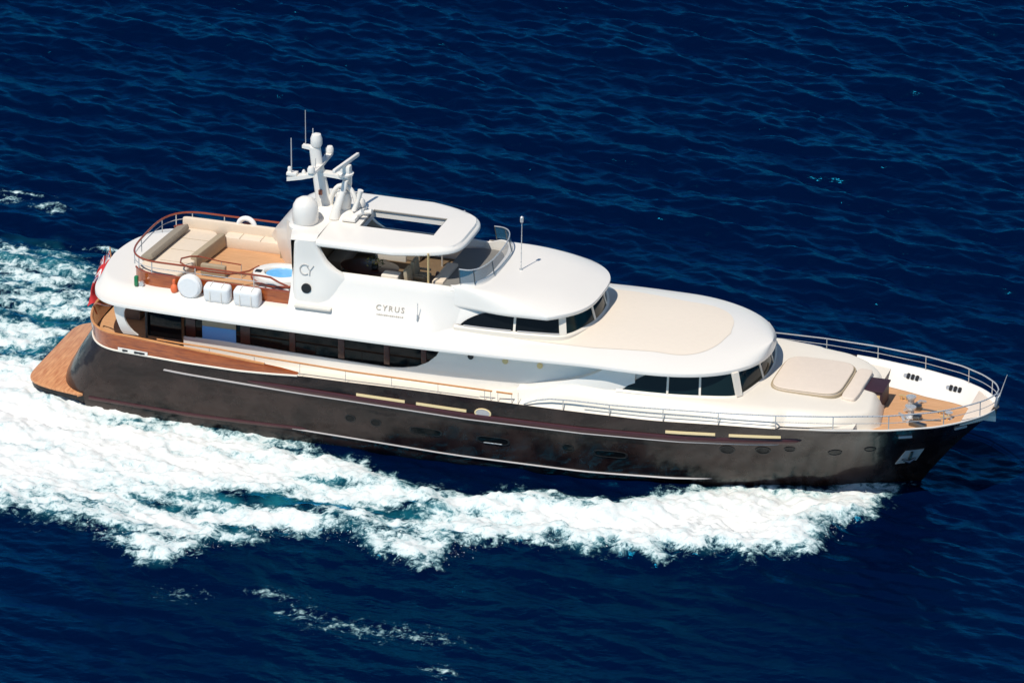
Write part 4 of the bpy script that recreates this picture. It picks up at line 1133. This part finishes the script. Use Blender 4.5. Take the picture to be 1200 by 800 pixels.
def stretch(c0, c1, step, far, grow=1.22):
    core = list(np.arange(c0, c1, step)); s = step; hi = []; p = core[-1]
    while p < far: s *= grow; p += s; hi.append(p)
    s = step; lo = []; p = core[0]
    while p > -far: s *= grow; p -= s; lo.append(p)
    return np.array(lo[::-1]+core+hi)
GX = stretch(-19, 40, .085, 5000); GY = stretch(-25, 49, .10, 5000)
X, Yg = np.meshgrid(GX, GY, indexing='ij')
shape = X.shape
def poly_sdf(px, py, poly):
    P = np.array(poly); d = np.full(px.shape, 1e9); ins = np.zeros(px.shape, bool)
    n = len(P)
    for i in range(n):
        a = P[i]; b = P[(i+1) % n]; e = b-a; wx = px-a[0]; wy = py-a[1]
        t = np.clip((wx*e[0]+wy*e[1])/(e@e), 0, 1); dx = wx-e[0]*t; dy = wy-e[1]*t
        d = np.minimum(d, dx*dx+dy*dy)
        c = ((a[1] <= py) & (b[1] > py)) | ((b[1] <= py) & (a[1] > py))
        with np.errstate(divide='ignore', invalid='ignore'): xi = a[0]+(py-a[1])/(b[1]-a[1]+1e-12)*e[0]
        ins ^= c & (px < xi)
    d = np.sqrt(d); return np.where(ins, d, -d)
band_up = [(30.24, -.08), (28.54, -.7), (26.7, -1.44), (24.85, -1.95), (23.34, -2.65), (22.13, -4.0), (21.04, -4.9), (19.38, -4.51), (18.26, -4.67), (17.12, -5.5), (15.89, -5.4), (14.16, -4.83), (12.85, -4.3), (11.46, -3.8), (9.54, -3.3), (5.41, -2.9), (1.7, -2.0), (0, 0)]
band_lo = [(30.32, -.6), (30.09, -1.64), (29.85, -2.4), (29.41, -3.49), (29.11, -4.53), (28.52, -6.05), (28.24, -7.13), (27.4, -7.2), (26.76, -7.94), (26.03, -7.39), (25.37, -8.06), (24.46, -7.9), (23.8, -8.57), (22.58, -8.31), (21.92, -8.99), (20.66, -8.61), (19.91, -8.98), (19.01, -8.88), (18.3, -9.38), (17.84, -10.18), (17.55, -11.06), (16.93, -11.78), (16.21, -11.37), (15.16, -10.4), (13.82, -9.9), (13.16, -10.52), (11.9, -10.26), (11.39, -11.29), (10.71, -11.85), (10.14, -12.69), (9.1, -13.81), (8.3, -13.62), (7.31, -12.95), (5.85, -12.23), (4.56, -11.98), (2.81, -12.08), (-8, -11.6), (-30, -14.5)]
poly_near = band_up+[(-30, 2)]+band_lo[::-1]
poly_wake = [(2.2, 3.2), (1.2, 4.2), (-.1, 7.0), (-1.2, 8.6), (-2.2, 9.3), (-3.6, 10.0), (-4.7, 9.9), (-6, 9.9), (-30, 13), (-30, -1), (0, -1.5), (1.5, -2)]
poly_port = [(30.3, .1), (28, 1.4), (24, 3.2), (16, 5.5), (8, 8.0), (10, 10), (16, 9.2), (22, 8.8), (26, 7.8), (28.6, 5.8), (30.1, 2.2)]
core = (np.abs(X-10) < 45) & (np.abs(Yg-8) < 45)
sdf = np.full(shape, -50.); xx, yy = X[core], Yg[core]
w1 = fbm(xx*.55, yy*.55, 4, 40); w2 = fbm(xx*.55+50, yy*.55, 4, 60)
qx, qy = xx+.55*w1, yy+.55*w2
s1 = poly_sdf(qx, qy, poly_near); s2 = poly_sdf(qx, qy, poly_wake)
n_lo = fbm(xx*.32, yy*.55, 5, 80); n_mid = fbm(xx*1.1, yy*1.5, 4, 90); n_hi = fbm(xx*3.2, yy*4.0, 4, 95)
f1 = np.clip(s1/.9+.25, 0, 1)
# thinning of the band: dark windows in the broken foam, denser by the bow
def blob(cx, cy, rx, ry): return np.exp(-(((xx-cx)/rx)**2+((yy-cy)/ry)**2))
thin = .75*blob(7.9, -9.0, 1.6, .9)+.95*blob(11.0, -8.1, 1.7, 1.0)+.75*blob(13.6, -7.6, 1.6, .8)+.7*blob(15.4, -7.7, 1.2, .7)+.8*blob(3.4, -11.3, 2.2, .6)+.55*blob(12.4, -6.0, 1.2, .5)+.6*blob(10.2, -10.6, 1.0, .8)+.6*blob(15.6, -9.3, 2.0, .6)+.45*blob(20.5, -5.6, 1.4, .35)+.4*blob(6.0, -10.6, 1.6, .7)+.55*blob(17.6, -6.9, 1.5, .3)+.5*blob(14.6, -5.6, 1.3, .3)+.45*blob(23.2, -5.2, 1.0, .25)+.35*blob(2.0, -6.5, 2.5, .35)
hb_near = 4.0
strN = fbm(xx*.22+.1*yy, yy*1.05, 4, 160)
corek = np.clip((s1-.5)/2.2, 0, 1); hull_side = np.clip(1-(-yy-3.2)/4.5, 0, 1)
foam1 = f1*(.92+.75*corek*np.clip(.35+hull_side+np.clip((xx-17)/8, 0, .8), 0, 1.2)-.95*thin+.60*strN*np.clip((20-xx)/10, .25, 1)+.18*n_lo+.30*n_mid*np.clip((-yy-hb_near)/4, 0, 1))
# wake astern: streaked
strk = fbm(xx*.16, yy*.75, 4, 120)
f2 = np.clip(s2/1.4+.1, 0, 1)*(.50+.60*strk+.25*n_mid)
f2 = f2*(1-.55*np.exp(-((yy-3.2-.05*(xx+2))/.55)**2)*(xx < 1))
wc = np.zeros_like(xx)
for cx, cy, rx, ry in [(-7.2, 13.3, .5, .35), (-6.75, 13.8, .9, .12), (-5.5, 13.0, .55, .28), (-5.05, 12.6, .3, .3), (-1.9, 10.2, .9, .1)]: wc = np.maximum(wc, .75*blob(cx, cy, rx, ry))
glint_flk = .36*np.maximum.reduce([blob(16.4, -15.9, 1.9, .55), blob(14.6, -15.6, .9, .5), blob(18.3, -15.8, 1.3, .5), blob(13.2, -14.4, .8, .4), blob(20.0, -17.9, .6, .3), blob(10.2, -15.3, .7, .5)])*(1+.5*n_hi)  # sun glints painted onto the foreground water as white foam flecks
foam = np.maximum.reduce([foam1, f2, wc*.85, glint_flk])
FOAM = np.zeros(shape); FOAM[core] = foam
NE = np.zeros(shape); NE[core] = np.clip(np.maximum(s1/1.2+.05, s2/2.0+.3), 0, 1)   # aerated turquoise halo
# waves
Z = np.zeros(shape)
wr = np.random.RandomState(5)
wd = R(-108)
dist = np.hypot(X-10, Yg-8)
fade = 1/(1+(np.maximum(0, dist-60)/80)**2)
for k in range(90):
    lam = 10**wr.uniform(math.log10(.42), math.log10(8)); th = wd+wr.normal(0, .42); kk = 2*math.pi/lam
    amp = .0105*lam**.80*(.6+.8*wr.rand())*float(np.interp(lam, [.4, 1.2, 3, 8], [1.25, 1.2, .75, .45])); ph = wr.rand()*6.283
    wmask = fade if lam > 3 else fade*(dist < 90)
    a_ = kk*(X*math.cos(th)+Yg*math.sin(th))+ph
    Z += amp*wmask*(np.sin(a_)+.25*np.cos(2*a_))*.62
Z *= np.interp(Yg, [-30, -12, 5, 30, 60], [.46, .58, 1.0, 1.2, 1.3])
# bow wave relief: breaking ridge, turbulence in the foam
sd_all = np.zeros(shape); sd_all[core] = s1
ridge = np.zeros_like(xx)
front = np.interp(xx, [-20, 10, 18, 26, 29, 30.4], [.10, .25, .38, .55, .5, .1])
inb = np.clip(s1+.9, 0, 3)
hw = np.interp(xx, [0, 6, 10, 16, 20, 23, 26, 28, 29.5, 30.6], [2.9, 3.25, 3.4, 3.4, 3.15, 2.6, 1.75, 1.12, .5, 0])
ridge = front*np.exp(-((s1-.9)/.9)**2)*(yy < 0)*np.clip((-yy-hw-.5)/2.2, 0, 1)
turb = ridged(xx*.7, yy*.85, 4, 140)-.55
Zc = Z[core]
fm = np.clip(foam, 0, 1)
Zc = Zc*(1-.4*fm)+ridge*.9+fm*(.17*turb+.08*n_mid+.09*n_hi)
# hull wave: slight trough along midship side
Z[core] = Zc
Z += .20*np.exp(-((X-.3)/1.6)**4-(Yg/3.4)**6)
inside = (X > 2) & (X < 29) & (np.abs(Yg) < 2.3)
Z = np.where(inside, np.minimum(Z, .1), Z)
co_ = np.stack([X, Yg, Z], -1).reshape(-1, 3)
nx_, ny_ = shape
ii = np.arange(nx_*ny_).reshape(nx_, ny_)
q = np.stack([ii[:-1, :-1], ii[1:, :-1], ii[1:, 1:], ii[:-1, 1:]], -1).reshape(-1, 4)
me = bpy.data.meshes.new('sea_water')
me.vertices.add(len(co_)); me.vertices.foreach_set('co', co_.astype(np.float32).ravel())
me.loops.add(q.size); me.loops.foreach_set('vertex_index', q.astype(np.int32).ravel())
me.polygons.add(len(q)); me.polygons.foreach_set('loop_start', np.arange(0, q.size, 4, dtype=np.int32))
me.polygons.foreach_set('loop_total', np.full(len(q), 4, np.int32))
me.update(); me.validate()
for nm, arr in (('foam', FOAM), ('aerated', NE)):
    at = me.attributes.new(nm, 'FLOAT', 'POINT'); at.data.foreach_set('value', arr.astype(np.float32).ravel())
me.shade_smooth()
sea = bpy.data.objects.new('sea_water', me); COL.objects.link(sea); tag(sea, kind='structure')

def sea_mat():
    m = bpy.data.materials.new('sea_water'); m.use_nodes = True; n = m.node_tree; n.nodes.clear(); L = n.links.new
    N = n.nodes.new
    out = N('ShaderNodeOutputMaterial'); tc = N('ShaderNodeTexCoord')
    af = N('ShaderNodeAttribute'); af.attribute_name = 'foam'; aa = N('ShaderNodeAttribute'); aa.attribute_name = 'aerated'
    # ripples
    mp = N('ShaderNodeMapping'); mp.inputs['Scale'].default_value = (.75, 1.25, 1); mp.inputs['Rotation'].default_value = (0, 0, R(-12)); L(tc.outputs['Object'], mp.inputs['Vector'])
    r1n = N('ShaderNodeTexNoise'); r1n.inputs['Scale'].default_value = 2.2; r1n.inputs['Detail'].default_value = 6; r1n.inputs['Roughness'].default_value = .55; L(mp.outputs[0], r1n.inputs['Vector'])
    bp = N('ShaderNodeBump'); bp.inputs['Strength'].default_value = .45; bp.inputs['Distance'].default_value = .16; L(r1n.outputs['Fac'], bp.inputs['Height'])
    dif = N('ShaderNodeBsdfDiffuse'); gls = N('ShaderNodeBsdfGlossy'); gls.inputs['Color'].default_value = (.02, .54, 1, 1); gls.inputs['Roughness'].default_value = .14
    frn = N('ShaderNodeFresnel'); frn.inputs['IOR'].default_value = 1.34; L(bp.outputs[0], frn.inputs['Normal']); L(bp.outputs[0], gls.inputs['Normal'])
    wat = N('ShaderNodeMixShader'); L(frn.outputs[0], wat.inputs[0]); L(dif.outputs[0], wat.inputs[1]); L(gls.outputs[0], wat.inputs[2])
    # water colour: deep blue, turquoise where air is beaten in
    mx = N('ShaderNodeMix'); mx.data_type = 'RGBA'; mx.inputs['A'].default_value = (.0001, .0032, .021, 1); mx.inputs['B'].default_value = (.010, .14, .18, 1)
    nz = N('ShaderNodeTexNoise'); nz.inputs['Scale'].default_value = .8; nz.inputs['Detail'].default_value = 5; L(tc.outputs['Object'], nz.inputs['Vector'])
    mu = N('ShaderNodeMath'); mu.operation = 'MULTIPLY'; L(aa.outputs['Fac'], mu.inputs[0])
    mr0 = N('ShaderNodeMapRange'); mr0.inputs['From Min'].default_value = .4; mr0.inputs['From Max'].default_value = .7; L(nz.outputs['Fac'], mr0.inputs['Value']); L(mr0.outputs['Result'], mu.inputs[1])
    L(mu.outputs[0], mx.inputs['Factor']); L(mx.outputs['Result'], dif.inputs['Color'])
    # foam
    fm = N('ShaderNodeBsdfPrincipled'); fm.inputs['Base Color'].default_value = (.72, .75, .745, 1); fm.inputs['Roughness'].default_value = .9; fm.inputs['Specular IOR Level'].default_value = .1
    fn = N('ShaderNodeTexNoise'); fn.inputs['Scale'].default_value = 2.6; fn.inputs['Detail'].default_value = 10; fn.inputs['Roughness'].default_value = .72; fn.inputs['Distortion'].default_value = .6; L(tc.outputs['Object'], fn.inputs['Vector'])
    fb = N('ShaderNodeBump'); fb.inputs['Strength'].default_value = .3; fb.inputs['Distance'].default_value = .08
    f2n = N('ShaderNodeTexNoise'); f2n.inputs['Scale'].default_value = 7.; f2n.inputs['Detail'].default_value = 8; f2n.inputs['Roughness'].default_value = .75; L(tc.outputs['Object'], f2n.inputs['Vector'])
    L(f2n.outputs['Fac'], fb.inputs['Height'])
    fcx = N('ShaderNodeValToRGB'); cr = fcx.color_ramp; cr.elements[0].position = .0; cr.elements[0].color = (.20, .44, .47, 1); cr.elements[1].position = 1.; cr.elements[1].color = (.82, .82, .80, 1)
    e_ = cr.elements.new(.35); e_.color = (.62, .71, .71, 1); e_ = cr.elements.new(.62); e_.color = (.74, .77, .76, 1)
    fcm = N('ShaderNodeMapRange'); fcm.inputs['From Min'].default_value = .35; fcm.inputs['From Max'].default_value = 1.7; L(fb.outputs[0], fm.inputs['Normal'])
    # threshold: foam + noise
    v1 = N('ShaderNodeTexVoronoi'); v1.feature = 'DISTANCE_TO_EDGE'; v1.inputs['Scale'].default_value = 1.9
    wp = N('ShaderNodeVectorMath'); wp.operation = 'ADD'; ws_ = N('ShaderNodeVectorMath'); ws_.operation = 'SCALE'; ws_.inputs['Scale'].default_value = .9
    L(fn.outputs['Color'], ws_.inputs[0]); L(tc.outputs['Object'], wp.inputs[0]); L(ws_.outputs[0], wp.inputs[1]); L(wp.outputs[0], v1.inputs['Vector'])
    s1_ = N('ShaderNodeMath'); s1_.operation = 'MULTIPLY_ADD'; s1_.inputs[1].default_value = 2.5; s1_.inputs[2].default_value = -1.22; L(fn.outputs['Fac'], s1_.inputs[0])
    s0_ = N('ShaderNodeMath'); s0_.operation = 'MULTIPLY_ADD'; s0_.inputs[1].default_value = 1.1; s0_.inputs[2].default_value = -.55; L(f2n.outputs['Fac'], s0_.inputs[0])
    sA_ = N('ShaderNodeMath'); sA_.operation = 'ADD'; L(s0_.outputs[0], sA_.inputs[0]); L(s1_.outputs[0], sA_.inputs[1])
    s2_ = N('ShaderNodeMath'); s2_.operation = 'ADD'; L(sA_.outputs[0], s2_.inputs[0]); L(af.outputs['Fac'], s2_.inputs[1])
    s3_ = N('ShaderNodeMath'); s3_.operation = 'MULTIPLY_ADD'; s3_.inputs[1].default_value = -.5; L(v1.outputs['Distance'], s3_.inputs[0]); L(s2_.outputs[0], s3_.inputs[2])
    th = N('ShaderNodeMapRange'); th.interpolation_type = 'SMOOTHSTEP'; th.inputs['From Min'].default_value = .20; th.inputs['From Max'].default_value = .82; L(s3_.outputs[0], th.inputs['Value'])
    ok = N('ShaderNodeMath'); ok.operation = 'GREATER_THAN'; ok.inputs[1].default_value = .02; L(af.outputs['Fac'], ok.inputs[0])
    fc = N('ShaderNodeMath'); fc.operation = 'MULTIPLY'; L(th.outputs['Result'], fc.inputs[0]); L(ok.outputs[0], fc.inputs[1])
    L(s3_.outputs[0], fcm.inputs['Value']); L(fcm.outputs['Result'], fcx.inputs['Fac']); L(fcx.outputs['Color'], fm.inputs['Base Color'])
    ms = N('ShaderNodeMixShader'); L(fc.outputs[0], ms.inputs[0]); L(wat.outputs[0], ms.inputs[1]); L(fm.outputs[0], ms.inputs[2])
    L(ms.outputs[0], out.inputs['Surface'])
    M['sea_water'] = m
sea_mat(); me.materials.append(M['sea_water'])

# spray droplets thrown along the breaking edge
mat('spray', (.86, .88, .88), .8)
sp = MB()
tet = [(1, 1, 1), (-1, -1, 1), (-1, 1, -1), (1, -1, -1)]
tf = [(0, 1, 2), (0, 3, 1), (0, 2, 3), (1, 3, 2)]
edge = [(30.2, -.9), (29.85, -2.4), (29.41, -3.5), (29.1, -4.5), (28.5, -6.0), (27.4, -7.3), (26, -7.6), (24.4, -8.0), (22.6, -8.4), (20.6, -8.7), (18.5, -9.2), (17.6, -10.9), (16.5, -11.5), (14.5, -10.2), (12, -10.4), (10.4, -12.3), (8.7, -13.6), (6, -12.3)]
eL = np.array(edge); seg = np.hypot(*np.diff(eL, axis=0).T); cum = np.concatenate([[0], np.cumsum(seg)])
sv, sf_ = [], []
for k in range(1700):
    s = 2.5+(cum[-1]-2.5)*random.random()**1.2; ex = np.interp(s, cum, eL[:, 0]); ey = np.interp(s, cum, eL[:, 1])
    g = random.gauss(0, 1); x = ex+g*.30+random.gauss(0, .15); y = ey+random.gauss(.4, .32); z = .15+abs(random.gauss(0, .28))*(1.3 if s < 14 else .7)
    r_ = .004+.011*random.random()**3; o = len(sv); sq = random.uniform(.5, 1)
    sv += [(x+r_*a, y+r_*b, z+r_*c*sq) for a, b, c in tet]; sf_ += [tuple(i+o for i in f) for f in tf]
sme = bpy.data.meshes.new('sea_spray'); sme.from_pydata(sv, [], sf_); sme.materials.append(M['spray'])
spo = bpy.data.objects.new('sea_spray', sme); COL.objects.link(spo); tag(spo, kind='stuff')
